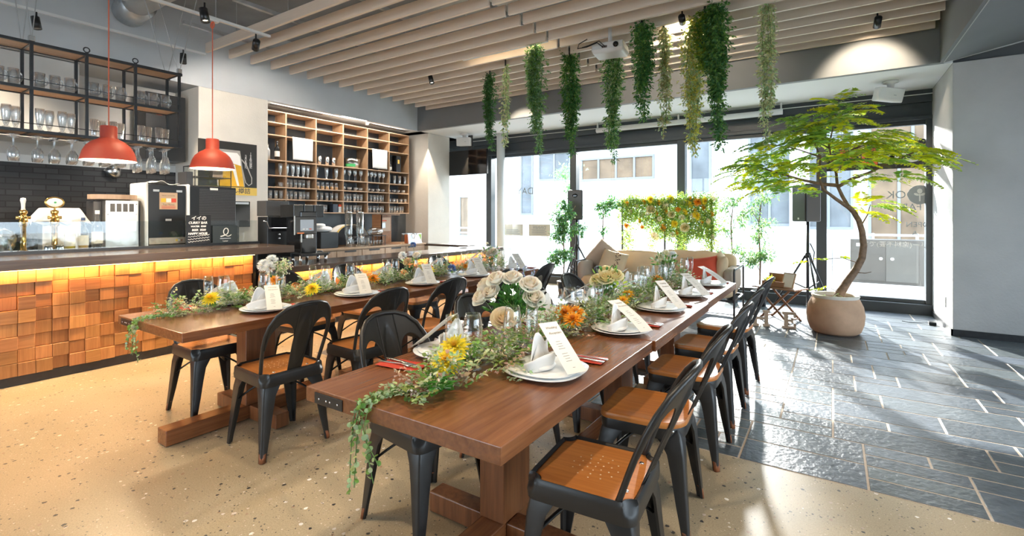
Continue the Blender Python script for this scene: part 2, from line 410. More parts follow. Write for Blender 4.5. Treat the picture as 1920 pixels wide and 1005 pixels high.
st(m.build('trim_3', 'plaster', fix=False))
st(M().box(1.12, 7.21, 0, 4.5, 8.72, 3.03).build('wall_pillar_right', 'plaster', bevel=.006))
st(M().box(1.12, 7.5, 3.03, 4.5, 8.72, CEIL).build('wall_above_pillar', 'beam'))
st(M().box(1.105, 7.195, 0.003, 4.5, 7.21, .075).build('baseboard_right', 'black'))
st(M().box(1.105, 7.195, 0.003, 1.12, 8.5, .075).build('baseboard_side', 'black'))
# unseen end of the room: walls with large panes added for fill daylight
w = M(); w.box(4.5, -4, 0, 4.7, 7.21, .35); w.box(4.5, -4, 2.75, 4.7, 7.21, CEIL); w.box(4.5, 5.8, .35, 4.7, 7.21, 2.75); w.box(4.5, -4, .35, 4.7, -3.3, 2.75)
st(w.build('wall_right', 'plaster'))
w = M(); w.box(-7.8, -4.2, 0, 4.7, -4, .2); w.box(-7.8, -4.2, 2.95, 4.7, -4, CEIL); w.box(-7.8, -4.2, .2, -6.5, -4, 2.95); w.box(-2.4, -4.2, .2, 4.7, -4, 2.95)
st(w.build('wall_back', 'plaster'))
def winframe(name, bars, pane, base='frame', extra=None):
    m = M()
    for b in bars: m.box(*b)
    o = st(m.build(name, base, bevel=.004))
    p = M().box(*pane).build('pane', 'pane', o)
    return o
winframe('window_5', [(4.56, -3.3, .35, 4.64, 5.8, .41), (4.56, -3.3, 2.69, 4.64, 5.8, 2.75)] + [(4.56, y, .35, 4.64, y + .06, 2.75) for y in (-3.3, -1, 1.2, 3.4, 5.74)], (4.595, -3.3, .35, 4.605, 5.8, 2.75))
winframe('window_6', [(-6.5, -4.14, .2, -2.4, -4.06, .26), (-6.5, -4.14, 2.89, -2.4, -4.06, 2.95)] + [(x, -4.14, .2, x + .06, -4.06, 2.95) for x in (-6.5, -4.5, -2.46)], (-6.5, -4.105, .2, -2.4, -4.095, 2.95))
# shop front: y = 8.6
YW = 8.6
st(M().box(-7.6, 8.48, 0, 1.12, 8.72, .14).build('trim_4', 'frame', bevel=.005))
h = M(); h.box(-7.6, 8.5, 2.86, 1.12, 8.72, 3.03); h.box(-7.6, 8.54, 2.66, 1.12, 8.68, 2.86); h.box(-7.6, 8.5, 2.63, 1.12, 8.7, 2.68)
st(h.build('trim_5', 'frame', bevel=.004))
cx = [-7.6, -6.19, -4.18, -2.15, -.13, 1.12]
PANES = []
for i in range(5):
    a, b = cx[i], cx[i + 1]
    m = M(); hw = .065
    m.box(b - hw, 8.52, .14, b + hw, 8.68, 2.63)
    if i == 0: m.box(a, 8.52, .14, a + .05, 8.68, 2.63)
    m.box(a + hw, 8.56, .14, b - hw, 8.64, .19); m.box(a + hw, 8.56, 2.57, b - hw, 8.64, 2.63)
    o = st(m.build('window_%d' % (i + 1) if i < 4 else 'window_7', 'frame', bevel=.004))
    p = M().box(a + hw, 8.596, .19, b - hw, 8.604, 2.57).build('pane', 'pane', o); PANES.append(p)
    lo = .2
# lettering on the right-hand pane, to be read from the street
wp = PANES[4]
sg = M().box(-.065, 8.608, 1.99, 1.055, 8.612, 2.38).build('sign_band', mat('sign_band', (.012, .013, .016), .4), wp)
text('sign_lettering', 'SUM', .34, 'whitepl', sg, (.86, 8.607, 2.18), FYO, bold=.006)
MT['orange'] = mat('orange_vinyl', (.62, .10, .03), .5)
text('sign_lettering', '日日', .26, 'orange', sg, (.32, 8.607, 2.16), FYO, bold=.006)
MT['vinyl'] = mat('grey_vinyl', (.30, .33, .36), .6)
text('window_lettering', 'COOK', .15, 'vinyl', wp, (.86, 8.609, 1.62), FYO, spacing=.8)
text('window_lettering', 'FARM', .13, 'vinyl', wp, (.86, 8.609, 1.45), FYO)
text('window_lettering', 'OPEN', .10, 'vinyl', wp, (.98, 8.609, 1.21), FYO)
text('window_lettering', 'A', .10, 'vinyl', wp, (.95, 8.609, 1.09), FYO)
text('window_lettering', 'リー(席料不要)です。', .085, 'whitepl', wp, (.68, 8.594, .93), FYO)
b = M(); b.lathe([(.0001, 0), (.13, 0), (.13, .003), (.0001, .003)], n=28)
bo = b.build('round_badge', 'vinyl', wp, loc=(1.0, 8.612, 1.62)); bo.rotation_euler = (R(90), 0, 0)
b = M(); b.ell((0, 0, .05), (.028, .003, .035)); b.ell((-.035, 0, .005), (.03, .003, .016), rot=Matrix.Rotation(R(28), 3, 'Y')); b.ell((.035, 0, .005), (.03, .003, .016), rot=Matrix.Rotation(R(-28), 3, 'Y')); b.box(-.008, -.003, -.09, .008, .003, .01)
q_ = b.build('badge_sprout', 'whitepl', bo); q_.rotation_euler = (R(-90), 0, 0); q_.location = (0, 0, .005)
wp = PANES[1]
text('window_lettering', 'DAY', .20, 'vinyl', wp, (-5.32, 8.609, 1.84), FYO)
text('window_lettering', 'LUNCH', .12, 'vinyl', wp, (-5.25, 8.609, 1.56), FYO) if 0 else None
for x in (-5.62, -4.98):
    pl = M().box(x - .25, 8.606, .92, x + .25, 8.612, 1.16).build('notice_board', mat('notice_beige', (.66, .62, .56), .7), wp)
    if x > -5.2: text('window_lettering', 'DINNER', .085, 'vinyl', pl, (x, 8.604, 1.09), FYO)
    for k in range(4):
        M().box(x - .17, 8.604, .955 + k * .028, x + .17 - .04 * (k % 2), 8.606, .965 + k * .028).build('printed_line', 'vinyl', pl)
# white round column inside the glass and the tube lamp under the bay ceiling
st(M().lathe([(.085, .003), (.085, 3.03)], (-5.72, 8.3, 0), 24, True).build('wall_column', mat('column_white', (.70, .72, .72), .35), smooth=True))
# power socket on the pillar
t = thing('power_socket', 'small white socket plate low on the side of the right pillar', 'socket', (1.119, 7.62, .32))
M().box(-.008, -.04, -.06, 0, .04, .06).build('plate', 'whitepl', t, bevel=.004); M().box(-.011, -.012, -.02, -.007, .012, .02).build('outlet', 'vinyl', t)
t = thing('power_adapter', 'small black power adapter on the slate beside the right pillar', 'adapter', (1.02, 7.78, .003))
M().box(-.035, -.05, 0, .035, .05, .04).build('body', 'blackpl', t, bevel=.006)
M().tube([(-.035, 0, .02), (-.1, .03, .006), (-.22, .0, .005), (-.28, .06, .005)], .004, 6).build('cable', 'blackpl', t)
# ------------------------------------------------------------------ ceiling: slats, rails, duct, lamps
SG = 'pale wooden ceiling battens'
for k in range(15):
    y = 3.05 + .2856 * k
    for side, (a, b) in enumerate(((-6.63, -2.83), (-2.79, .95))):
        o = M().box(a, y - .016, 3.40, b, y + .016, 3.515).build('hanging_batten', 'slat', bevel=.002)
        tag(o, '%s pale wooden ceiling batten from the room side, %s run' % ('first' if k == 0 else ORD[k], 'bar-end' if side == 0 else 'window-corner'), 'batten', SG)
for i, x in enumerate((-6.2, -5.1, -4.0, -3.0, -1.9, -.8, .3)):
    m = M(); m.box(x - .022, 2.6, 3.525, x + .022, 7.12, 3.565)
    for y in (3.2, 5.0, 6.8): m.cyl((x, y, 3.56), (x, y, 4.0), .005, 6)
    st(m.build('trim_%d' % (6 + i), 'galv'))
def spot(loc, aim, label, power, size=70, col=(1, .82, .6), glow=True):
    t = thing('spotlight', label, 'spotlight', loc, group='ceiling spotlights')
    d = (Vector(aim) - Vector(loc)).normalized(); q = d.to_track_quat('-Z', 'Y').to_euler()
    m = M(); m.lathe([(.0001, .07), (.034, .07), (.036, -.05), (.031, -.05), (.028, -.02)], n=16)
    h = m.build('housing', 'blackpl', t, True); h.rotation_euler = q
    if glow:
        g = M().lathe([(.0001, -.022), (.0275, -.022), (.0275, -.026), (.0001, -.026)], n=16).build('bulb', 'glow', t); g.rotation_euler = q
    M().cyl((0, 0, .05), (0, 0, .12), .008, 8).build('bracket', 'blackpl', t)
    if power:
        l = bpy.data.lights.new('spot', 'SPOT'); l.energy = power; l.color = col; l.spot_size = R(size); l.spot_blend = .5; l.shadow_soft_size = .04
        lo = bpy.data.objects.new('spotlight_beam', l); C.objects.link(lo); lo.location = Vector(loc) + d * .08; lo.rotation_euler = q
    return t
# rails
def rail(name, label, a, b, mt='whitepl'):
    t = thing(name, label, 'rail')
    M().box(a[0] - .016, a[1], a[2] - .012, a[0] + .016, b[1], a[2] + .012).build('track', mt, t)
    for f in (.1, .5, .9):
        y = a[1] + (b[1] - a[1]) * f
        M().cyl((a[0], y, a[2]), (a[0], y, CEIL), .004, 6).build('hanger_rod', 'galv', t)
rail('lighting_track', 'white lighting track nearest the soffit above the bar shelf', (-6.55, -2.5, 3.35), (0, 3.0, 0))
rail('lighting_track', 'white lighting track that carries the coral pendant lamps', (-4.95, -2.5, 3.22), (0, 2.9, 0))
# duct
t = thing('air_duct', 'silver spiral air duct running out of the soffit above the bar', 'duct')
m = M(); pr = []
for i in range(41): pr.append((.150 + (.004 if i % 2 else 0), i * .1))
m.lathe(pr, n=24, cap=True)
dd = m.build('pipe', mat('duct_silver', (.50, .49, .47), .45, metal=.55), t, True); dd.rotation_euler = (0, R(90), 0); dd.location = (-6.6, 2.30, 3.76)
m = M(); m.tube([(-6.93, 2.33, 3.72), (-6.8, 2.33, 3.74), (-6.59, 2.33, 3.76)], .165, 24); m.build('elbow', 'galv', t, True)
# pendant lamps
def pendant(y, top, label):
    t = thing('pendant_lamp', label, 'pendant lamp', (-4.95, y, 1.78), group='coral pendant lamps')
    prof = [(.052, .285), (.056, .275), (.056, .19), (.072, .176), (.11, .155), (.145, .12), (.168, .075), (.18, .03), (.187, 0)]
    m = M(); m.lathe(prof, n=40); m.lathe([(.0001, .287), (.052, .285)], n=40); s = m.build('lamp_shade', 'lamp', t, True)
    m = M(); m.lathe([(r - .004, z) for r, z in prof[2:]] , n=40); m.lathe([(.0001, .19), (.052, .19)], n=40); m.build('shade_lining', 'lampin', t, True)
    M().ell((0, 0, .10), (.045, .045, .055), 16, 10).build('bulb', 'glow', t, True)
    m = M(); m.cyl((0, 0, .285), (0, 0, top - 1.78), .0045, 8); m.build('cord', 'cordred', t)
    if top < 3.3:
        m = M(); m.tube([(.03 * math.sin(a), 0, top - 1.78 - .05 + .03 * math.cos(a)) for a in [2 * PI * i / 14 for i in range(15)]], .006, 6)
        m.build('cord_loop', 'cordred', t); M().box(-.03, -.05, top - 1.80, .03, .05, top - 1.77).build('ceiling_cup', 'whitepl', t, bevel=.004)
    l = bpy.data.lights.new('pendant', 'POINT'); l.energy = 26; l.color = (1, .76, .48); l.shadow_soft_size = .05
    lo = bpy.data.objects.new('pendant_light', l); C.objects.link(lo); lo.location = (-4.95, y, 1.81)
pendant(1.53, 3.205, 'coral dome pendant lamp hanging nearest, left of the two')
pendant(2.33, 3.205, 'coral dome pendant lamp hanging in front of the plastered pillar')
# ------------------------------------------------------------------ bar counters and what stands on them
bar = thing('bar_counter', 'long high bar counter faced with stepped wooden blocks, lit from under its top', 'bar counter', (0, 0, 0))
M().box(-5.97, -1.2, 0, -5.37, 2.93, .914).build('body', 'darkgrey', bar)
M().box(-5.40, -1.2, 0.002, -5.34, 2.93, .075).build('kickboard', 'black', bar)
def blocks(par, xf, ya, yb, za, zb, cell, seed):
    rs = random.Random(seed); m = M(); ny = round((yb - ya) / cell); nz = round((zb - za) / cell)
    cy, cz = (yb - ya) / ny, (zb - za) / nz
    for j in range(nz):
        for i in range(ny):
            d = rs.choice((.012, .02, .028, .034, .04, .046, .05)); g = .0012; c = .002
            t = rs.uniform(.72, 1.15); m.cur = (t, t * rs.uniform(.93, 1.03), t * rs.uniform(.88, 1.02)); m.mi = rs.choice((0, 0, 1))
            y0, y1, z0, z1 = ya + i * cy + g, ya + (i + 1) * cy - g, za + j * cz + g, za + (j + 1) * cz - g
            x0, x1 = xf, xf + d
            m.add([(x0, y0, z0), (x0, y1, z0), (x0, y1, z1), (x0, y0, z1), (x1 - c, y0, z0), (x1 - c, y1, z0), (x1 - c, y1, z1), (x1 - c, y0, z1),
                   (x1, y0 + c, z0 + c), (x1, y1 - c, z0 + c), (x1, y1 - c, z1 - c), (x1, y0 + c, z1 - c)],
                  [(8, 9, 10, 11), (4, 5, 9, 8), (5, 6, 10, 9), (6, 7, 11, 10), (7, 4, 8, 11), (0, 1, 5, 4), (1, 2, 6, 5), (2, 3, 7, 6), (3, 0, 4, 7)])
    return m.build('block_front', ['block', 'blockh'], par)
blocks(bar, -5.365, -1.2, 2.93, .075, .905, .1037, 5)
M().box(-5.97, 2.93, 0, -5.32, 2.955, .914).build('end_panel', 'block', bar)
M().box(-6.0, -1.2, .914, -5.20, 3.34, .992).build('worktop', 'bartop', bar, bevel=.003)
M().box(-5.315, -1.2, .902, -5.295, 2.93, .913).build('led_strip', 'led', bar)
M().box(-6.0, -1.2, .992, -5.92, 3.34, 1.018).build('screen_base', 'black', bar)
M().box(-6.8, -1.2, 0, -6.0, 2.95, .985).build('back_worktop', 'brushed', bar)
def ledlamp(y0, y1, z, x, p):
    l = bpy.data.lights.new('led', 'AREA'); l.shape = 'RECTANGLE'; l.size = .03; l.size_y = y1 - y0; l.energy = p; l.color = (1, .52, .17); l.spread = R(170)
    o = bpy.data.objects.new('led_light', l); C.objects.link(o); o.location = (x, (y0 + y1) / 2, z); o.rotation_euler = (0, R(14), 0)
ledlamp(-1.2, 2.92, .900, -5.285, 13)
scr = thing('glass_screen', 'long clear glass splash screen standing along the back of the high bar', 'glass screen', (-5.945, 0, 1.0185))
M().box(-.004, -1.2, 0, .004, 3.32, .258).build('pane', 'screen', scr)
lb = thing('low_counter', 'dark topped lower counter with wooden block front running to the window', 'counter', (0, 0, 0))
M().box(-5.62, 3.0, 0, -5.22, 7.3, .69).build('body', 'darkgrey', lb)
M().box(-5.25, 3.0, 0.002, -5.19, 7.3, .07).build('kickboard', 'black', lb)
blocks(lb, -5.215, 3.0, 7.3, .07, .682, .1037, 8)
M().box(-5.66, 2.99, .70, -5.02, 7.36, .765).build('worktop', 'bartop', lb, bevel=.003)
M().box(-5.165, 3.0, .688, -5.145, 7.3, .699).build('led_strip', 'led', lb)
ledlamp(3.0, 7.3, .685, -5.135, 13)
bc = thing('back_cabinet', 'pale oak cabinet run under the glass shelves', 'cabinet', (0, 0, 0))
M().box(-7.55, 4.05, .06, -6.78, 7.15, .77).build('body', 'oak', bc, bevel=.002)
M().box(-7.56, 4.05, .77, -6.74, 7.17, .80).build('worktop', 'shelfwood', bc, bevel=.002)
M().box(-7.5, 4.05, 0, -6.82, 7.15, .06).build('kickboard', 'black', bc)
for i in range(6):
    y = 4.07 + i * .515
    d = M().box(-6.78, y, .07, -6.76, y + .503, .755).build('door', 'oak', bc, bevel=.002)
    M().box(-6.761, y + .15 if i != 5 else y + .05, .725, -6.755, y + .38 if i != 5 else y + .25, .75).build('finger_slot', 'darkgrey', d)
sl = M().box(-7.55, 7.18, .74, -5.7, 7.42, .78).build('corner_shelf', 'bartop', bevel=.002); tag(sl, 'short dark ledge bridging the corner pillar and the lower counter', 'ledge')

G = .992
WT = .9855
def onback(x, y): return (x, y, WT)
# beer taps
def tap(y, disc, label):
    t = thing('beer_tap', label, 'beer tap', (-6.28, y, WT), group='brass beer taps')
    m = M(); m.lathe([(.0001, 0), (.05, 0), (.05, .012), (.024, .03), (.022, .24), (.034, .25), (.034, .30), (.024, .315), (.022, .36), (.03, .37), (.03, .395), (.0001, .41)], n=20)
    m.tube([(0, 0, .34), (.05, 0, .345), (.085, 0, .33), (.095, 0, .28)], [.016, .015, .013, .010], 10); m.cyl((0, -.05, .33), (0, .05, .33), .015, 12)
    m.build('column', 'gold', t, True)
    if disc:
        m = M(); m.cyl((0, 0, .40), (0, 0, .43), .008, 8); m.build('badge_stem', 'gold', t)
        m = M(); m.ell((0, 0, .475), (.012, .075, .055), 28, 12); m.build('badge_rim', 'gold', t, True)
        m = M(); m.ell((.006, 0, .475), (.0125, .06, .043), 28, 12); b = m.build('badge_face', 'white', t, True)
        MT['green'] = mat('green_mark', (.04, .35, .12), .5)
        M().ell((.017, 0, .475), (.003, .012, .010), 10, 6).build('badge_mark', 'green', b, True)
    else:
        m = M(); m.lathe([(.0001, .40), (.018, .40), (.014, .42), (.016, .46), (.022, .49), (.018, .51), (.0001, .515)], n=16); m.build('handle', 'white', t, True)
tap(1.30, False, 'brass beer tap with a plain white handle behind the glass screen')
tap(1.52, True, 'brass beer tap with an oval white badge behind the glass screen')
# cloth over a tray
def grid(f, nu, nv):
    m = M(); vs = [f(i / nu, j / nv) for j in range(nv + 1) for i in range(nu + 1)]
    m.add(vs, [(j * (nu + 1) + i, j * (nu + 1) + i + 1, (j + 1) * (nu + 1) + i + 1, (j + 1) * (nu + 1) + i) for j in range(nv) for i in range(nu)]); return m
def solid(o, t):
    md = o.modifiers.new('thick', 'SOLIDIFY'); md.thickness = t; return o
t = thing('covered_tray', 'white cloth draped over a tall tray behind the beer taps', 'tray', (-6.52, 1.615, WT))
def drape(u, v):
    a, b = (u - .5) * 2, (v - .5) * 2
    k = max(abs(a), abs(b)); z = .425 if k < .62 else .425 - (k - .62) * (.40 + .05 * math.sin(9 * math.atan2(a, b)))
    return (b * .12 * (1 if k < .62 else 1 + .12 * (k - .62)), a * (.225 if k > .62 else .235), z)
solid(grid(drape, 28, 20).build('cloth', 'cloth', t, True), .003); M().box(-.075, -.145, 0, .075, .145, .415).build('tray_box', 'brushed', t)
# bag of plastic cups
t = thing('cup_bag', 'clear plastic bag of stacked cups behind the screen at the far left', 'bag', (-6.22, 1.0, WT))
m = M()
for i in range(5):
    for k in range(3): m.lathe([(.03, .0 + k * .06), (.04, .085 + k * .06)], (U(-.03, .03), -.17 + i * .075, .01), 14)
m.build('cups', 'plastic', t, True)
def bagf(u, v):
    a = u * 2 * PI; r = 1 + .1 * math.sin(7 * a + v * 9)
    k = (1, 1.02, 1.02, .95, .75, .35, .04)[min(6, int(v * 6.01))]
    return (.085 * r * k * math.cos(a), .22 * r * k * math.sin(a), (0, .07, .14, .20, .235, .25, .262)[min(6, int(v * 6.01))])
grid(bagf, 32, 6).build('bag_film', 'plastic', t, True)
# glass jars with dark lids
for i, (y, x, z) in enumerate(((1.42, -6.04, 0), (1.50, -6.05, 0))):
    t = thing('small_jar', '%s small dark lidded jar beside the juice bottles' % ('left' if i == 0 else 'right'), 'jar', (x, y, WT), group='small dark jars')
    M().lathe([(.0001, 0), (.032, 0), (.036, .02), (.03, .055)], n=16).build('body', 'steel', t, True)
    M().ell((0, 0, .062), (.032, .032, .018), 16, 8).build('lid', 'darkgrey', t, True)
def bottle(name, label, loc, h, r, matb, liq=None, cap='darkgrey', lab=True, group=None, neck=.35):
    t = thing(name, label, 'bottle', loc, group=group)
    hs = h * (1 - neck); M().lathe([(.0001, 0), (r, 0), (r, hs * .92), (r * .8, hs), (r * .36, hs + h * neck * .35), (r * .32, h * .96), (.0001, h * .965)], n=20).build('body', matb, t, True)
    if liq: M().lathe([(.0001, .004), (r * .93, .004), (r * .93, hs * .62), (.0001, hs * .62)], n=20).build('drink', liq, t, True)
    M().lathe([(r * .40, h * .91), (r * .40, h), (.0001, h)], n=14).build('cap', cap, t, True)
    if lab: M().lathe([(r * 1.012, hs * .28), (r * 1.012, hs * .72)], n=20).build('paper_label', 'paper', t, True)
    return t
MT['yellow'] = mat('yellow_drink', (.80, .55, .02), .4); MT['amber'] = mat('amber_drink', (.75, .42, .08), .4); MT['blue'] = mat('blue_cap', (.03, .06, .14), .4)
bottle('juice_bottle', 'clear bottle of yellow juice behind the screen, white cap', (-6.10, 1.585, WT), .31, .042, 'glass', 'yellow', 'whitepl', True, 'bottles behind the screen')
bottle('juice_bottle', 'clear bottle of pale amber drink with a dark blue cap', (-6.10, 1.685, WT), .33, .042, 'glass', 'amber', 'blue', True, 'bottles behind the screen')
bottle('spirit_bottle', 'clear spirit bottle with a large white paper label behind the screen', (-6.12, 1.80, WT), .40, .045, 'glass', None, 'paper', True, 'bottles behind the screen')
# steel dispenser with a wooden lid
t = thing('steel_dispenser', 'stainless dispenser under a wooden lid, left of the black machine', 'dispenser', (-6.42, 2.02, WT))
M().box(-.19, -.10, 0, .12, .19, .51).build('body', 'brushed', t, bevel=.006)
M().box(-.19, -.17, 0, .02, -.10, .50).build('side_housing', 'darkgrey', t, bevel=.006)
for k in range(4): M().box(.12, -.06 + k * .055, .39, .124, -.02 + k * .055, .475).build('grille_slot', 'darkgrey', t)
m = M(); m.lathe([(.0001, 0), (1, 0), (1, .05), (.0001, .05)], n=32); m.v = [(x * .19 - .03, y * .21 + .01, z + .52) for x, y, z in m.v]; m.build('lid', 'oak', t)
for y in (-.08, .17):
    for z in (.36, .47): M().ell((.12, y, z), (.004, .006, .006), 8, 6).build('screw', 'steel', t, True)
# black machine with silver frame
t = thing('drinks_machine', 'black fronted drinks machine with silver rounded side frames', 'drinks machine', (-6.45, 2.47, WT))
M().box(-.24, -.17, 0, .13, .21, .70).build('body', 'darkgrey', t, bevel=.01)
for y in (-.205, .212): M().box(-.26, y, 0, .16, y + .035, .715).build('side_frame', 'whitepl', t, bevel=.014)
M().box(.13, -.165, .02, .137, .205, .69).build('front_panel', 'blackpl', t, bevel=.002)
st_ = M().box(.137, -.06, .42, .139, .12, .61).build('sticker', mat('kraft_sticker', (.50, .36, .25), .7), t)
for k, cn in enumerate(((.75, .48, .04), (.8, .78, .74), (.60, .06, .03))): M().box(.139, -.045 + k * .052, .50, .1395, .003 + k * .052, .545).build('colour_square', mat('swatch%d' % k, cn, .6), st_)
text('sticker_lettering', 'Top Menus', .026, 'ink', st_, (.1395, .03, .475), FX); text('sticker_lettering', 'MAGIC COCKTAIL', .016, 'ink', st_, (.1395, .03, .575), FX)
for k in range(3): M().box(.139, -.04, .43 + k * .012, .1395, .10, .435 + k * .012).build('printed_line', 'red', st_)
lb_ = M().box(.137, -.16, .03, .140, .20, .10).build('name_plate', mat('name_plate', (.45, .38, .32), .6), t)
for k, cn in enumerate(((.75, .48, .04), (.8, .78, .74), (.30, .12, .05))): M().box(.140, .10 + k * .026, .055, .1405, .122 + k * .026, .077).build('colour_square', mat('swatchb%d' % k, cn, .6), lb_)
for y, z in ((-.09, .63), (.14, .63), (.03, .30)): M().box(.137, y - .03, z - .012, .1385, y + .03, z + .012).build('tape_strip', 'galv', t)
def crump(u, v): return ((v - .5) * .3, (u - .5) * .28, .72 + .02 * noise.noise(Vector((u * 4, v * 4, 1))) + .015 * math.sin(u * 6))
solid(grid(crump, 16, 10).build('paper_sheet', 'cloth', t, True), .003)
# ice machine black ribbed + display case on top
t = thing('ribbed_machine', 'black ribbed machine carrying a small glass case, in front of the pillar', 'machine', (-6.45, 2.99, WT))
M().box(-.22, -.27, 0, .12, .27, .70).build('body', 'blackpl', t, bevel=.008)
for k in range(22): M().box(.12, -.16, .24 + k * .02, .126, .26, .252 + k * .02).build('rib', 'darkgrey', t)
M().box(.12, -.04, .66, .128, .05, .685).build('badge', 'paper', t)
t = thing('glass_case', 'small two tier glass display case on top of the ribbed machine', 'display case', (-6.45, 2.99, WT + .7015))
m = M(); m.box(-.2, -.2, 0, .1, .225, .008); m.box(-.2, -.2, .115, .1, .225, .121); m.box(-.2, -.2, .245, .1, .225, .255)
for x in (-.2, .092):
    for y in (-.2, .217): m.box(x, y, 0, x + .008, y + .008, .25)
m.build('frame', 'darkgrey', t); M().box(-.19, -.19, .01, .09, .215, .243).build('glass_box', 'screen', t); M().box(-.1, .05, .122, .0, .17, .22).build('kraft_box', 'oak', t)
t = thing('dark_crate', 'dark crate standing left of the glass case on the ribbed machine', 'crate', (-6.45, 2.745, WT + .7015))
M().box(-.15, -.035, 0, .08, .035, .17).build('body', 'darkgrey', t, bevel=.004)
# till screen
t = thing('till_screen', 'dark till monitor on its stand beside the pillar', 'monitor', (-6.68, 3.52, .765)) if 0 else thing('till_screen', 'dark till monitor on its stand in front of the pillar', 'monitor', (-6.75, 3.5, .9))
M().box(-.015, -.16, .28, .02, .16, .63).build('screen', 'blackgl', t, bevel=.006); M().box(.0205, -.14, .59, .022, .14, .62).build('screen_header', 'galv', t)
M().cyl((-.02, 0, 0), (-.02, 0, .30), .025, 12).build('stand', 'darkgrey', t); M().box(-.12, -.1, 0, .1, .1, .015).build('foot', 'darkgrey', t)
tag(M().box(-6.95 + .03, 3.0, 0, -6.5, 3.95, .898).build('till_cabinet', 'darkgrey', bevel=.004), 'dark cabinet in front of the pillar that carries the till', 'cabinet')
# boards on the screen base
t = thing('menu_board', 'black handwritten menu board leaning on the bar glass', 'sign board', (-5.94 + .034, 2.635, 1.0185))
M().box(-.006, -.125, 0, .004, .125, .32).build('board', 'blackpl', t)
text('board_lettering', 'イイの', .052, 'white', t, (.0045, 0, .285), FX, bold=.001, shear=.1)
text('board_lettering', 'CURRY BAR', .036, 'white', t, (.0045, -.01, .235), FX, bold=.001, shear=.15)
text('board_lettering', 'WATER  ¥300', .026, 'white', t, (.0045, -.005, .195), FX, bold=.001, shear=.15)
text('board_lettering', 'BEER  ¥500', .030, 'white', t, (.0045, .0, .155), FX, bold=.001, shear=.15)
text('board_lettering', 'HAPPY HOUR', .032, 'white', t, (.0045, -.01, .115), FX, bold=.0015, shear=.15)
for k in range(3):
    pts = [(.0045, -.11 + i * .011, .08 - k * .028 + .006 * math.sin(i * 2.3 + k) + .001 * i) for i in range(21)]
    M().tube(pts, .0028, 5).build('chalk_line', 'white', t)
t = thing('logo_sign', 'small black sign with a looping white script mark on the bar glass', 'sign', (-5.905, 2.92, 1.0185))
M().box(-.006, -.135, 0, .004, .135, .20).build('board', mat('slate_board', (.03, .04, .046), .4), t)
pts = []
for i in range(40):
    s = i / 39
    if s < .25: p = (-.055 + .085 * (s / .25), .075 + .035 * (s / .25) ** 1.4)
    elif s < .7:
        a = -.25 * PI + (s - .25) / .45 * 1.55 * PI; p = (.004 + .026 * math.cos(a) + .003 * math.sin(a), .133 + .037 * math.sin(a))
    else:
        q = (s - .7) / .3; p = (-.020 + .085 * q, .105 - .033 * math.sin(q * PI * .75) + .012 * q * q)
    pts.append((.006, p[0], p[1]))
M().tube(pts, [.007 if i < 6 else .0048 for i in range(40)], 8, flat=1).build('script_mark', 'white', t, True)
text('sign_lettering', 'Lunar', .026, 'white', t, (.0045, 0, .022), FX)
M().box(.004, -.06, .046, .0046, .06, .056).build('small_print', 'galv', t)
# hanging scoop on the brick wall
t = thing('metal_scoop', 'metal scoop hanging on the black brick wall above the dispenser', 'scoop', (-7.53, 2.42, 1.82))
m = M(); m.lathe([(.0001, 0), (.06, .01), (.075, .07), (.08, .14)], n=18); o = m.build('cup', 'steel', t, True); o.rotation_euler = (R(35), R(10), 0); solid(o, .002)
M().tube([(0, -.02, .14), (-.02, -.05, .19), (-.045, -.06, .22)], .008, 8).build('handle', 'steel', t, True)
# poster
t = thing('hanging_poster', 'beer poster of a full frosted mug on the left plastered pillar', 'poster', (-6.924, 3.46, 1.62))
M().box(-.003, -.38, 0, .002, .40, .73).build('sheet', mat('poster_black', (.03, .028, .026), .3), t, bevel=.002)
MT['beer'] = mat('poster_beer', (.85, .46, .03), .35, var=.2, vscale=5); MT['foam'] = mat('poster_foam', (.88, .85, .80), .4); MT['pgold'] = mat('poster_gold', (.80, .55, .12), .4)
MT['pgrey'] = mat('poster_glass', (.45, .42, .38), .25)
def flat(par, name, pts, mt, x): return M().add([(x, a, b) for a, b in pts] + [(x - .001, a, b) for a, b in pts], [tuple(range(len(pts))), tuple(range(2 * len(pts) - 1, len(pts) - 1, -1))]).build(name, mt, par, fix=False)
flat(t, 'printed_mug', [(-0.140, .12), (0.230, .12), (0.180, .50), (0.160, .62), (-0.120, .62), (-0.160, .5)], 'pgrey', .0030)
flat(t, 'printed_foam', [(-0.135, .42), (0.175, .40), (0.160, .54), (0.120, .585), (-0.100, .585), (-0.145, .54)], 'foam', .0036)
flat(t, 'printed_beer', [(-0.125, .12), (0.215, .12), (0.175, .41), (0.040, .44), (-0.135, .42)], 'beer', .0042)
flat(t, 'printed_gleam', [(0.120, .13), (0.150, .13), (0.090, .42), (0.040, .42)], 'foam', .0046)
M().tube([(.008, .18, .50), (.008, .25, .42), (.008, .32, .25), (.008, .32, .17), (.008, .28, .14), (.008, .235, .18), (.008, .19, .36)], .008, 8).build('printed_handle', 'pgrey', t, True)
flat(t, 'printed_band', [(-.38, 0), (.40, 0), (.40, .11), (-.38, .11)], 'pgold', .0030)
text('poster_lettering', '生ビール樽詰', .085, 'ink', t, (.0036, .05, .055), FX, bold=.001)
for k, (y, s_, sz) in enumerate(((.31, '1\n0\n0\n年\nの\n歴\n史', .042), (.24, 'う\nま\nい\nを\n明\n日\nへ', .036))): text('poster_lettering', s_, sz, 'foam', t, (.0036, y, .50 - .03 * k), FX, spacing=.78)
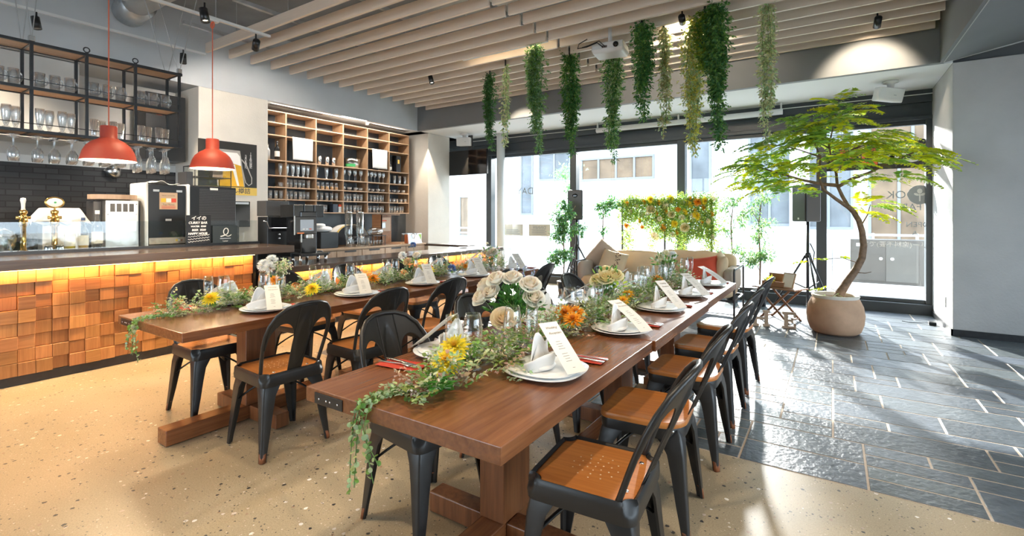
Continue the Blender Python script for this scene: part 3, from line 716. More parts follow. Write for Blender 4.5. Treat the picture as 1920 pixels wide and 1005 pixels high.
# coffee machine on the lower counter
t = thing('coffee_machine', 'large black automatic coffee machine with touch screen on the lower counter', 'coffee machine', (-5.42, 3.52, .766))
M().box(-.2, -.02, .10, .10, .20, .62).build('body', 'blackgl', t, bevel=.012)
M().box(-.22, -.14, .08, .08, .30, .13).build('tray', 'blackpl', t, bevel=.006); M().box(-.05, -.10, .085, .24, .27, .115).build('drip_tray', 'blackpl', t, bevel=.006)
s_ = M().box(.075, -.10, .345, .105, .195, .56).build('screen', 'blackgl', t, bevel=.008)
M().box(.10, -.112, .34, .108, -.098, .565).build('screen_edge', 'brushed', t)
M().box(.1055, -.03, .385, .1065, .15, .52).build('display', mat('display_grey', (.12, .13, .14), .3, emit=(.35, .4, .45), estr=.25), s_)
for k, cn in enumerate(('whitepl', 'whitepl', 'orange')): M().box(.1067, .0 + k * .045, .40, .1075, .03 + k * .045, .412).build('display_button', cn, s_)
M().box(.1057, -.07, .352, .107, .02, .366).build('coloured_sticker', mat('sticker_orange', (.7, .2, .05), .5), s_)
M().box(.06, .02, .29, .16, .11, .345).build('spout', 'brushed', t, bevel=.01); M().box(.10, -.03, .25, .12, -.015, .345).build('steam_arm', 'steel', t)
h = M(); h.box(-.2, -.10, .55, .08, .03, .70); h.box(-.2, .04, .55, .08, .17, .70); h.box(-.2, .18, .55, .08, .31, .70); h.build('bean_hopper', mat('smoked_plastic', (.018, .02, .023), .12), t, bevel=.006)
for x in (-.18, .05, .2):
    for y in (-.09, .25): M().cyl((x, y, 0), (x, y, .09), .018, 12).build('leg', 'steel', t, True)
t = thing('milk_fridge', 'black milk cooler with a steel handle behind the end of the high bar', 'milk cooler', (-5.85, 3.53, .9))
for o_ in (M().box(-.16, -.17, -.13, .06, .11, .42).build('body', 'blackpl', t, bevel=.006), M().box(-.16, -.18, .43, .05, .12, .62).build('upper_box', 'darkgrey', t, bevel=.006)): pass
M().box(.06, -.12, .24, .066, .09, .41).build('window_panel', 'blackgl', t); M().tube([(.075, -.23, .37), (.08, -.19, .36), (.08, -.16, .28), (.08, .10, .28)], .008, 8).build('handle', 'steel', t, True)
for k in range(2): M().ell((.066, -.02, .15 + k * .05), (.004, .013, .013), 12, 8).build('button', 'steel', t, True)
t = thing('steel_cabinet', 'dark metal stand under the milk cooler at the end of the bar', 'cabinet', (0, 0, 0)); M().box(-6.05, 3.36, 0, -5.67, 3.68, .768).build('body', 'darkgrey', t, bevel=.004)
t = thing('acrylic_drawers', 'smoked clear drawer tower behind the coffee machine', 'drawers', (-6.75, 4.36, .80))
m = M()
for k in range(4): m.box(-.2, -.25, .52 + k * .0 if 0 else .17 * k, .15, .2, .17 * k + .008)
m.box(-.2, -.25, .67, .15, .2, .68); m.box(-.2, -.25, 0, -.19, .2, .68); m.box(-.2, -.25, 0, .15, -.242, .68); m.box(-.2, .192, 0, .15, .2, .68); m.build('frame', 'darkgrey', t)
for k in range(4): M().box(.13, -.24, .01 + .17 * k, .15, .19, .165 + .17 * k).build('drawer_front', 'screen', t)
# back counter things
BZ = .801
t = thing('dark_box', 'dark grey storage box with a white towel heaped on it', 'box', (-7.05, 5.05, BZ)); M().box(-.16, -.16, 0, .16, .17, .26).build('body', mat('box_blue', (.03, .038, .045), .5), t, bevel=.008)
t2 = thing('folded_towel', 'white towel heaped on the dark box beside the coffee machine', 'towel', (-7.05, 5.02, BZ + .262))
m = M(); m.sell((0, 0, .05), (.14, .15, .05), .7, 20, 10); o = m.build('towel', 'cloth', t2, True); m = M(); m.sell((.0, -.06, .11), (.11, .09, .035), .7, 18, 8); m.build('upper_fold', 'cloth', t2, True)
t = thing('arched_basket', 'white arched bread cover with a yellow printed edge behind the cup towers', 'basket', (-7.18, 5.63, BZ))
def arch(u, v): a = PI * v; return (-.12 + .26 * u, -.36 * math.cos(a), .38 * math.sin(a) ** .75)
solid(grid(arch, 4, 24).build('cover', 'cloth', t, True), .004)
solid(grid(lambda u, v: (.10 + .045 * u, -.364 * math.cos(PI * v), .384 * math.sin(PI * v) ** .75), 2, 24).build('yellow_edge', 'pgold', t, True), .004)
def tower(y, label):
    t = thing('cup_tower', label, 'cup dispenser', (-6.93, y, BZ), group='clear cup dispenser towers')
    M().lathe([(.065, .22), (.065, .57), (.05, .585), (.0001, .59)], n=24).build('tube', 'plastic', t, True)
    m = M()
    for k in range(9): m.lathe([(.05, .24 + k * .035), (.057, .268 + k * .035), (.058, .27 + k * .035)], n=20)
    m.build('paper_cups', 'glass', t, True)
    M().lathe([(.06, 0), (.06, .012), (.045, .02), (.055, .2), (.065, .22)], n=20).build('base', 'plastic', t, True)
    M().lathe([(.0001, .585), (.066, .575), (.06, .60), (.0001, .605)], n=20).build('lid', 'steel', t, True)
tower(5.46, 'left clear cup dispenser tower on the oak back cabinet'); tower(5.70, 'right clear cup dispenser tower on the oak back cabinet')
JL = ('first', 'second', 'third', 'fourth')
for k in range(4):
    t = thing('storage_jar', '%s clear jar from the left at the foot of the cup towers' % JL[k], 'jar', (-6.82 - .01 * (k % 2), 5.40 + k * .125, BZ), group='clear jars by the cup towers')
    M().lathe([(.0001, .002), (.045, .002), (.045, .13), (.035, .15)], n=18).build('body', 'glass', t, True); M().lathe([(.038, .15), (.038, .175), (.0001, .178)], n=18).build('lid', 'darkgrey' if k % 2 else 'steel', t, True)
t = thing('cup_rack', 'small two tier rack of wrapped cups right of the cup towers', 'rack', (-6.90, 6.02, BZ))
m = M(); m.box(-.12, -.15, .17, .12, .15, .18)
for x in (-.11, .1):
    for y in (-.14, .13): m.box(x, y, 0, x + .01, y + .01, .17)
m.build('frame', 'darkgrey', t); m = M(); m.sell((0, 0, .25), (.11, .15, .07), .8, 20, 10); m.v = [(x, y, z + .012 * noise.noise(Vector((x * 30, y * 30, z * 30)))) for x, y, z in m.v]; m.build('plastic_wrap', 'plastic', t, True)
for k in range(4): M().lathe([(.0001, .002), (.028, .002), (.033, .09)], (0 + .05, -.11 + k * .07, 0), 14).build('cup', 'plastic', t, True)
t = thing('wooden_stand', 'wooden table stand with a framed printed card, right of the cup rack', 'display stand', (-7.05, 6.45, BZ))
m = M(); m.box(-.14, -.2, 0, -.12, .2, .55); m.box(-.16, -.24, 0, .1, -.225, .55); m.box(-.15, -.25, .545, .10, .22, .56); m.box(-.14, -.24, 0, .12, .22, .012); m.box(.085, -.24, 0, .10, -.225, .55); m.build('frame', 'stoolwood', t)
cd = M().box(-.115, -.17, .24, -.108, .17, .50).build('card', mat('kraft_card', (.52, .38, .28), .7), t); M().box(-.107, -.1, .3, -.1065, .04, .4).build('card_photo', 'galv', cd); M().box(-.107, -.1, .43, -.1065, .07, .45).build('card_heading', 'orange', cd)
t = thing('magazine_rack', 'clear slanted rack of thin books at the right end of the oak cabinet', 'book rack', (-6.82, 6.80, BZ))
m = M(); m.add([(-.08, -.16, 0), (.13, -.16, 0), (.13, .22, 0), (-.08, .22, 0), (-.08, -.13, .2), (.07, -.13, .2), (.07, .17, .2), (-.08, .17, .2)], [(0, 1, 5, 4), (3, 2, 6, 7), (0, 3, 7, 4), (1, 2, 6, 5)]); m.build('rack', 'glass', t)
bcol = ((.55, .15, .05), (.70, .62, .50), (.45, .58, .65), (.75, .73, .70), (.60, .42, .30), (.72, .70, .66))
for k in range(6):
    b = M().box(-.04, 0, .004, .04, .032, .17 - .01 * (k % 3)).build('thin_book', mat('book%d' % k, bcol[k], .6), loc=(-6.82, 6.70 + k * .045, BZ + .004)); tag(b, '%s thin book from the left in the clear slanted rack' % ('first', 'second', 'third', 'fourth', 'fifth', 'sixth')[k], 'book', 'thin books in the rack')
t = thing('framed_card', 'small green card in a white frame on the oak cabinet end', 'framed card', (-6.84, 7.08, BZ)); M().box(-.012, -.06, 0, .008, .06, .19).build('frame', 'whitepl', t, bevel=.003)
g_ = M().box(.008, -.045, .02, .0095, .045, .17).build('card', mat('green_card', (.30, .48, .06), .5), t); M().box(.0095, -.016, .075, .0102, .02, .105).build('card_mark', 'ink', g_)
t = thing('small_plate', 'small dark dish on the far end of the lower counter', 'dish', (-5.45, 6.75, .766)); M().lathe([(.0001, .004), (.06, .004), (.09, .012), (.092, .016), (.06, .009), (.0001, .009)], n=24).build('dish', 'galv', t, True)
# ------------------------------------------------------------------ glassware shelves
def lathe_mesh(name, prof, n=16, extra=None):
    m = M(); m.lathe(prof, n=n)
    if extra: extra(m)
    return m.mesh(name, True)
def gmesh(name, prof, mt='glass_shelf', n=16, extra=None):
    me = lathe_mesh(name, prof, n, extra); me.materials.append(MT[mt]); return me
GM = {
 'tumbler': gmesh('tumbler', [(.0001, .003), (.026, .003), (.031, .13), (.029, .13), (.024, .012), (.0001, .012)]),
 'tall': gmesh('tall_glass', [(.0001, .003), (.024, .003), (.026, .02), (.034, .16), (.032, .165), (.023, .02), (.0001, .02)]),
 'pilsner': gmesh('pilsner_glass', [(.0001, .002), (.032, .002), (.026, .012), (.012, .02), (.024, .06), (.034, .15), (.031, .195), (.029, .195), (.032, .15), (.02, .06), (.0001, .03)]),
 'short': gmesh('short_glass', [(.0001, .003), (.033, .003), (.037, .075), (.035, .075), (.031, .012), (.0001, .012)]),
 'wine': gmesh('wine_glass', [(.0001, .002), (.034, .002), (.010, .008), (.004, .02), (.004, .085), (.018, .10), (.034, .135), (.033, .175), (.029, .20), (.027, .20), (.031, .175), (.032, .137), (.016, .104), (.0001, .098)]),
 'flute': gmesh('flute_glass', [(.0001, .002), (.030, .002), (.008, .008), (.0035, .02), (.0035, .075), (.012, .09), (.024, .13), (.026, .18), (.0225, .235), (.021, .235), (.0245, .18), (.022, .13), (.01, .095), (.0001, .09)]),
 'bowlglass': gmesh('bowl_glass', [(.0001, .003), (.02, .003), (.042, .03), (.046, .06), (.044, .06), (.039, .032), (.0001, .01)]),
 'shaker': gmesh('shaker', [(.0001, .003), (.03, .003), (.041, .14), (.039, .14), (.029, .01), (.0001, .01)], 'steel'),
 'jar': gmesh('orange_jar', [(.0001, .002), (.033, .002), (.034, .07), (.024, .085), (.024, .10)]),
}
def mughandle(m):
    m.tube([(0, .031 + .026 * math.sin(a), .075 + .04 * math.cos(a)) for a in [PI * i / 10 for i in range(11)]], .006, 8)
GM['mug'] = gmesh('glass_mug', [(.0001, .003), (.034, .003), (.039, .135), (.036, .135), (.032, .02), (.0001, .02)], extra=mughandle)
NAME = {'tumbler': ('tumbler', 'clear straight tumbler', 'glass'), 'tall': ('tall_glass', 'tall clear glass', 'glass'), 'pilsner': ('pilsner_glass', 'clear footed beer glass', 'glass'),
        'short': ('short_glass', 'short clear glass', 'glass'), 'wine': ('wine_glass', 'clear stemmed wine glass', 'wine glass'), 'flute': ('flute_glass', 'clear champagne flute', 'glass'),
        'bowlglass': ('bowl_glass', 'small clear bowl glass', 'glass'), 'shaker': ('cocktail_shaker', 'steel cocktail shaker tin', 'shaker'), 'mug': ('glass_mug', 'clear glass mug with handle', 'mug')}
OW = ['first', 'second', 'third', 'fourth', 'fifth', 'sixth', 'seventh', 'eighth', 'ninth', 'tenth', 'eleventh', 'twelfth']
ws = thing('display_shelf', 'pale oak wall shelf of open compartments full of glassware', 'shelf', (0, 0, 0))
XF, XB = -7.25, -7.545
ys = [3.975, 4.515, 5.055, 5.60, 6.14, 6.675, 7.20]
zs = [1.385, 1.59, 1.78, 1.96, 2.20, 2.59, 2.785, 2.965]
for z in zs: M().box(XB, ys[0] + .06, z - .009, XF, ys[-1] + .012, z + .009).build('shelf_board', 'shelfwood', ws, bevel=.001)
for y in ys[1:]:
    for k in range(7): M().box(XB, y - .010, zs[k] + .0095, XF - .001, y + .010, zs[k + 1] - .0095).build('divider', 'shelfside', ws)
def put(kind, x, y, z, label, group, rot=0, flip=False):
    nm, _, cat = NAME[kind]; o = obj(nm, GM[kind], None, (x, y, z)); o.rotation_euler = (PI if flip else 0, 0, rot)
    tag(o, label, cat, group); return o
ROWN = ['bottom', 'second lowest', 'third lowest', 'fourth lowest', 'tall middle', 'second highest', 'top']
CELLS = [(0, 'hidden', 0), (3, 0, 'tall', 4), (3, 1, 'pilsner', 5)]
fill = {(3, 0): ('pilsner', 2), (3, 1): ('pilsner', 5), (3, 2): ('pilsner', 3), (3, 3): ('wine', 4), (3, 4): ('wine', 5), (3, 5): ('tall', 4),
        (2, 0): ('short', 2), (2, 1): ('tumbler', 6), (2, 3): ('bowlglass', 4), (2, 4): ('bowlglass', 4), (2, 5): ('bowlglass', 4),
        (1, 0): ('tumbler', 4), (1, 1): ('tumbler', 6), (1, 2): ('tumbler', 5), (1, 3): ('tumbler', 6), (1, 4): ('tumbler', 6), (1, 5): ('short', 5),
        (0, 2): ('tumbler', 4), (0, 3): ('tumbler', 6), (0, 4): ('tumbler', 6), (0, 5): ('tumbler', 6), (4, 2): ('shaker', 3)}
for (r, c), (kind, n) in fill.items():
    a, b = ys[c] + .05, ys[c + 1] - .05
    if c == 0: a = 4.20
    if (r, c) in ((0, 2),): b -= .20
    if r == 4: a, b = a + .06, b - .1
    if kind in ('pilsner', 'wine', 'bowlglass', 'tumbler') and c > 0: b -= .06
    for k in range(n):
        y = a + (b - a) * (k / max(1, n - 1)) if n > 1 else (a + b) / 2
        put(kind, XF - .05 - U(0, .03), y, zs[r] + .0095, '%s, %s from left, %s row, %s column of oak shelf' % (NAME[kind][1], OW[k], ROWN[r], OW[c]), '%ss on the oak wall shelf' % NAME[kind][1], U(0, 6))
        if kind in ('tumbler', 'tall') and r in (0, 1, 3):
            pass
t_ = None
MT['orange_jam'] = mat('orange_jam', (.80, .36, .03), .4)
for k in range(5):
    t = thing('preserve_jar', 'orange filled jar, %s from left, third column of oak shelf' % OW[k], 'jar', (XF - .06, ys[2] + .07 + k * .092, zs[2] + .0095), group='orange preserve jars')
    obj('body', GM['jar'], t); M().lathe([(.0001, .004), (.030, .004), (.031, .052), (.0001, .052)], n=14).build('contents', 'orange_jam', t, True); M().lathe([(.026, .098), (.026, .118), (.0001, .12)], n=14).build('lid', 'galv', t, True)
bottle('wine_bottle', 'dark wine bottle with a pale label at the left end of the oak shelf', (XF - .06, 4.40, zs[4] + .0095), .30, .038, 'blackgl', None, 'darkgrey', True)
bottle('steel_flask', 'silver flask left of the dark wine bottle on the oak shelf', (XF - .07, 4.25, zs[4] + .0095), .24, .036, 'brushed', None, 'steel', False)
bottle('small_bottle', 'small clear bottle with white label in the right column of the oak shelf', (XF - .07, 6.76, zs[4] + .0095), .20, .032, 'glass', None, 'darkgrey', True)
t = thing('dark_box', 'dark upright gift box with an amber mark in the right column of the oak shelf', 'box', (XF - .10, 6.96, zs[4] + .0095)); M().box(-.06, -.06, 0, .06, .06, .33).build('body', 'blackpl', t, bevel=.003); M().box(.06, -.025, .17, .062, .02, .25).build('label_patch', 'pgold', t)
for cc, nm in ((1, 'second'), (4, 'fifth')):
    y0, y1 = ys[cc] + .11, ys[cc + 1] - (.07 if cc == 1 else .06)
    t = thing('hanging_towel', 'white towel hung over a shelf board in the %s column of the oak shelf' % nm, 'towel', (XF, (y0 + y1) / 2, zs[5]), group='white towels on the oak shelf')
    h = y1 - y0
    def tw(u, v):
        s = v * 1.0
        if s < .3: p = (-.12 + .125 * s / .3, .012)
        else: p = (.008 + .012 * math.sin(u * 9) * (s - .3), .012 - (s - .3) / .7 * .365)
        return (p[0], (u - .5) * h * (1 + .02 * math.sin(v * 5)), p[1])
    solid(grid(tw, 18, 20).build('cloth', 'cloth', t, True), .003)
t = thing('ice_bucket', 'clear bucket with green printed marks in the fourth column of the oak shelf', 'bucket', (XF - .12, 5.89, zs[4] + .0095))
m = M(); m.lathe([(.0001, .003), (.75, .003), (1, .17), (.98, .17), (.72, .01), (.0001, .01)], n=28); m.v = [(x * .10, y * .17, z) for x, y, z in m.v]; m.build('body', 'plastic', t, True)
MT['green2'] = mat('green_print', (.06, .42, .14), .5)
m = M(); m.lathe([(.80, .02), (.86, .07)], n=28); m.v = [(x * .102, y * .172, z) for x, y, z in m.v]; m.f = m.f[8:] ; m.build('green_print', 'green2', t, True)
t = thing('dark_box', 'blue grey carton beside the tumblers on the lowest shelf row, third column', 'box', (XF - .08, 5.46, zs[0] + .0095)); M().box(-.05, -.05, 0, .05, .05, .145).build('body', 'box_blue' if 0 else MT.setdefault('box_blue', mat('box_blue2', (.03, .045, .07), .5)), t)
t = thing('red_topped_carton', 'white carton with a red top on the lowest shelf row, third column', 'box', (XF - .06, 5.555, zs[0] + .0095)); M().box(-.03, -.03, 0, .03, .028, .10).build('body', 'whitepl', t); M().box(-.03, -.03, .10, .03, .028, .14).build('top', 'redfab', t)
# ceiling fittings under the soffit above the shelf
for i, y in enumerate((4.62, 6.55)):
    t = thing('air_vent', '%s slotted air vent in the soffit underside above the oak shelf' % ('left' if i == 0 else 'right'), 'vent', (-7.12, y, 3.028)); M().box(-.07, -.48, -.003, .07, .48, .002).build('frame', 'galv', t)
    for k in range(3): M().box(-.05 + k * .04, -.46, -.005, -.03 + k * .04, .46, -.003).build('slot', 'blackpl', t)
t = thing('smoke_detector', 'small round detector under the soffit above the oak shelf', 'detector', (-7.08, 5.98, 3.028)); M().lathe([(.0001, -.05), (.03, -.045), (.035, -.02), (.05, 0)], n=16).build('body', 'galv', t, True)
for i, y in enumerate((5.25, 5.6)):
    t = thing('hanging_strip_light', '%s thin strip light under the soffit above the oak shelf' % ('left' if i == 0 else 'right'), 'light', (-7.02 + i * .07, y, 3.028)); M().box(-.012, -.26, -.006, .012, .26, .001).build('diffuser', emis('strip%d' % i, (1, .93, .85), 2.0), t)
    l = bpy.data.lights.new('strip', 'AREA'); l.shape = 'RECTANGLE'; l.size = .03; l.size_y = 1.6; l.energy = 8; l.color = (1, .90, .78); o = bpy.data.objects.new('strip_glow', l); C.objects.link(o); o.location = (-6.97, y + (-.35 if i == 0 else .5), 3.02); o.rotation_euler = (0, R(22), 0)

# ---- black hanging shelf over the bar
hs = thing('hanging_shelf', 'black steel hanging shelf with wooden boards above the high bar', 'shelf', (0, 0, 0))
py = [.87, 1.22, 1.585, 1.955, 2.335]; zf = [2.055, 2.42, 2.80]; x0, x1 = -5.93, -5.65
for y in py:
    for x in (x0, x1):
        M().box(x - .011, y - .011, zf[0] - .02, x + .011, y + .011, zf[2] + .01).build('post', 'black', hs)
    for z in zf: M().box(x0, y - .009, z - .017, x1, y + .009, z + .003).build('cross_bar', 'black', hs)
for z in zf:
    for x in (x0, x1): M().box(x - .012, .5, z - .020, x + .012, 2.36, z + .004).build('rail_bar', 'black', hs)
    M().box(x0 + .012, .5, z - .012, x1 - .012, 2.345, z + .006).build('shelf_board', 'shelfwood', hs)
for z in zf[:2]: M().cyl((x1 + .013, .5, z + .055), (x1 + .013, 2.35, z + .055), .0035, 8).build('guard_rail', 'black', hs)
for y in py[2:4]:
    o = M().tube([(x1, y + .022 * math.sin(a), zf[2] + .035 + .022 * math.cos(a)) for a in [2 * PI * i / 16 for i in range(17)]], .005, 6).build('ring', 'black', hs)
for y in (py[1], py[4]):
    for x in (x0, x1):
        M().cyl((x, y, zf[2]), (x, y - (.12 if y < 2 else .32), CEIL), .004, 6).build('hanger_rod', 'galv', hs); M().cyl((x, y, zf[2]), (x, y + (.10 if y < 2 else .24), CEIL), .004, 6).build('hanger_rod', 'galv', hs)
        M().box(x - .02, y - .02, zf[2] + .004, x + .02, y + .02, zf[2] + .05).build('clamp', 'steel', hs, bevel=.004)
for k in range(5): M().box(x0, .62 + k * .39 - .004, zf[0] - .05, x1, .62 + k * .39 + .004, zf[0] - .04).build('glass_hanger', 'black', hs)
BAY = ['far left', 'second', 'third', 'right-hand']
BY = [(.9, 1.2), (1.24, 1.56), (1.61, 1.93), (1.98, 2.31)]
for bi, (a, b) in enumerate(BY):
    for k in range(3):
        put('mug', -5.72, a + .045 + k * (b - a - .12) / 2, zf[1] + .0065, 'clear glass mug, %s from left in the %s bay of the hanging shelf' % (OW[k], BAY[bi]), 'glass mugs on the hanging shelf', R(10))
    n = 4
    for k in range(n):
        put('pilsner' if bi < 2 else 'tall', -5.73 - .05 * (k % 2), a + .05 + k * (b - a - .1) / (n - 1), zf[0] + .0065, '%s, %s from left, %s lower bay of hanging shelf' % (NAME['pilsner' if bi < 2 else 'tall'][1], OW[k], BAY[bi]), 'beer glasses on the hanging shelf')
hung = [.99, 1.12, 1.27, 1.38, 1.50, 1.62, 1.74, 1.86, 2.0, 2.12, 2.24]
for k, y in enumerate(hung):
    for row, x in enumerate((-5.70, -5.80, -5.89)):
        kind = 'wine' if k < 8 else 'flute'
        NAME['hung'] = ('hanging_glass', NAME[kind][1], 'wine glass'); GM['hung'] = GM[kind]
        o = put('hung', x, y + .02 * row, zf[0] - .041, '%s hanging upside down, %s from left, %s rank' % (NAME[kind][1], OW[k], ('front', 'middle', 'back')[row]), 'stemware hanging under the black shelf', flip=True)
        o.scale = (1.18, 1.18, 1.05)
# lit kitchen recess behind the hanging shelf
t = thing('extractor_hood', 'pale steel extractor hood on the wall behind the hanging shelf', 'hood', (0, 0, 0))
M().box(-7.58, -.9, 2.15, -7.0, 1.9, 3.02).build('body', mat('hood_steel', (.60, .58, .55), .42, metal=.5, var=.08, vscale=2), t, bevel=.004)
t = thing('hanging_cupboard', 'dark tall cupboard on the wall left of the plastered pillar', 'cupboard', (0, 0, 0))
M().box(-7.58, 2.6, 2.05, -7.2, 3.05, 2.9).build('body', 'blackpl', t, bevel=.004); M().box(-7.2, 2.82, 2.07, -7.195, 2.83, 2.88).build('door_gap', 'darkgrey', t)
t = thing('hanging_tag', 'small orange tag hanging on the dark cupboard', 'tag', (-7.185, 2.74, 2.62)); M().box(-.004, -.035, 0, .004, .035, .09).build('plate', 'orange', t, bevel=.003)
# ------------------------------------------------------------------ tables
TZ = .72
def table(name, label, x0, x1, y0, y1, group):
    cxm, cym = (x0 + x1) / 2, (y0 + y1) / 2
    t = thing('dining_table', label, 'table', (cxm, cym, 0), group=group)
    hx, hy = (x1 - x0) / 2, (y1 - y0) / 2
    M().box(-hx, -hy, TZ - .052, hx, hy, TZ).build('tabletop', 'walnut', t, bevel=.003)
    M().box(-.06, -.10, .095, .06, .10, TZ - .052).build('post', 'walnut_leg', t, bevel=.004)
    M().box(-.055, -hy + .07, 0.004, .055, hy - .07, .095).build('foot_beam', 'walnut', t, bevel=.005)
    for s in (-1, 1): M().box(s * .056 if s > 0 else -.36, -.078, 0.004, .36 if s > 0 else -.056, .012, .092).build('cross_foot', 'walnut_leg', t, bevel=.005)
    M().box(-hx + .12, -.06, TZ - .085, hx - .12, .06, TZ - .0525).build('top_bearer', 'walnut_leg', t, bevel=.003)
    for s in (-1, 1):
        for q in (-1,):
            x = q * (hx - .13)
            b = M().box(x - .075, min(s * hy, s * (hy + .004)), TZ - .048, x + .075, max(s * hy, s * (hy + .004)), TZ - .010).build('bracket', 'blackpl', t, bevel=.001)
            for k in (-.05, -.01, .01, .05): M().ell((x + k, s * (hy + .0042), TZ - .03), (.004, .0015, .004), 8, 6).build('screw', 'steel', b, True)
    return t
RX = (-1.58, -.73); LX = (-3.67, -2.82)
RY = [(1.06, 2.36), (2.37, 3.60), (3.61, 4.84)]; LY = [(1.18, 2.43), (2.44, 3.68), (3.69, 4.90)]
W3 = ('nearest', 'middle', 'farthest')
for i, (a, b) in enumerate(RY): table('R', '%s walnut table of the right-hand row, nearest the slate floor' % W3[i], RX[0] + (.012 if i == 1 else 0), RX[1] + (.012 if i == 1 else 0), a, b, 'walnut tables')
for i, (a, b) in enumerate(LY): table('L', '%s walnut table of the left-hand row, nearest the bar' % W3[i], LX[0] - .01 * i, LX[1] - .01 * i, a, b, 'walnut tables')

MT['hole'] = mat('pale_hole', (.70, .58, .42), .6)
# ------------------------------------------------------------------ chairs (front towards +y)
def leg_bm(sx, sy):
    m = M(); rings = []
    for z, w, e in ((.438, .125, .150), (.415, .112, .163), (.385, .090, .172), (.34, .070, .180), (.26, .058, .186), (.15, .047, .195), (.05, .034, .203), (.004, .030, .206)):
        th = .010 if z < .4 else .008
        pts = [(0, .010), (.004, .004), (.010, 0), (w, .003), (w, th + .003), (.018, .018), (th + .003, w), (.003, w)]
        rings.append([(sx * (e - a), sy * (e + .004 - b), z) for a, b in pts])
    m.loft(rings); return m
def outline(kind, n=8):
    pts = []; h = .183
    for q in range(4):
        a0 = q * PI / 2
        ca, sa = math.cos(a0), math.sin(a0)
        for i in range(n + 1):
            t = i / n
            if kind == 'scallop':
                r = .042; ang = PI + PI / 2 - t * PI / 2 + 0   # concave bite at the corner
                x, y = h + .006 + r * math.cos(PI / 2 * t + PI) * 1.0, h + .006 + r * math.sin(PI / 2 * t + PI)
                x, y = h + .008 - r * math.sin(PI / 2 * (1 - t)) * 1, h + .008 - r * math.cos(PI / 2 * (1 - t)) * 1
                x, y = (h + .008 - r * math.cos(PI / 2 * t), h + .008 - r * math.sin(PI / 2 * t))[::-1]
                x, y = h + .008 - r * math.sin(PI / 2 * t), h + .008 - r * math.cos(PI / 2 * t)
                x, y = y, x
                x, y = h + .008 - r * math.sin(PI / 2 * t), h + .008 - r * math.cos(PI / 2 * t)
            else:
                r = .05 if q in (0, 1) else .11
                x, y = h - r + r * math.cos(PI / 2 * t), h - r + r * math.sin(PI / 2 * t)
            pts.append((x * ca - y * sa, x * sa + y * ca))
    if kind == 'scallop':   # walk each corner the other way round so the bite is concave
        out = []
        for q in range(4): out += pts[q * (n + 1):(q + 1) * (n + 1)]
        return out
    return pts
def seat_ring(m, o, specs):
    m.loft([[(x * s, y * s, z) for x, y in o] for s, z in specs])
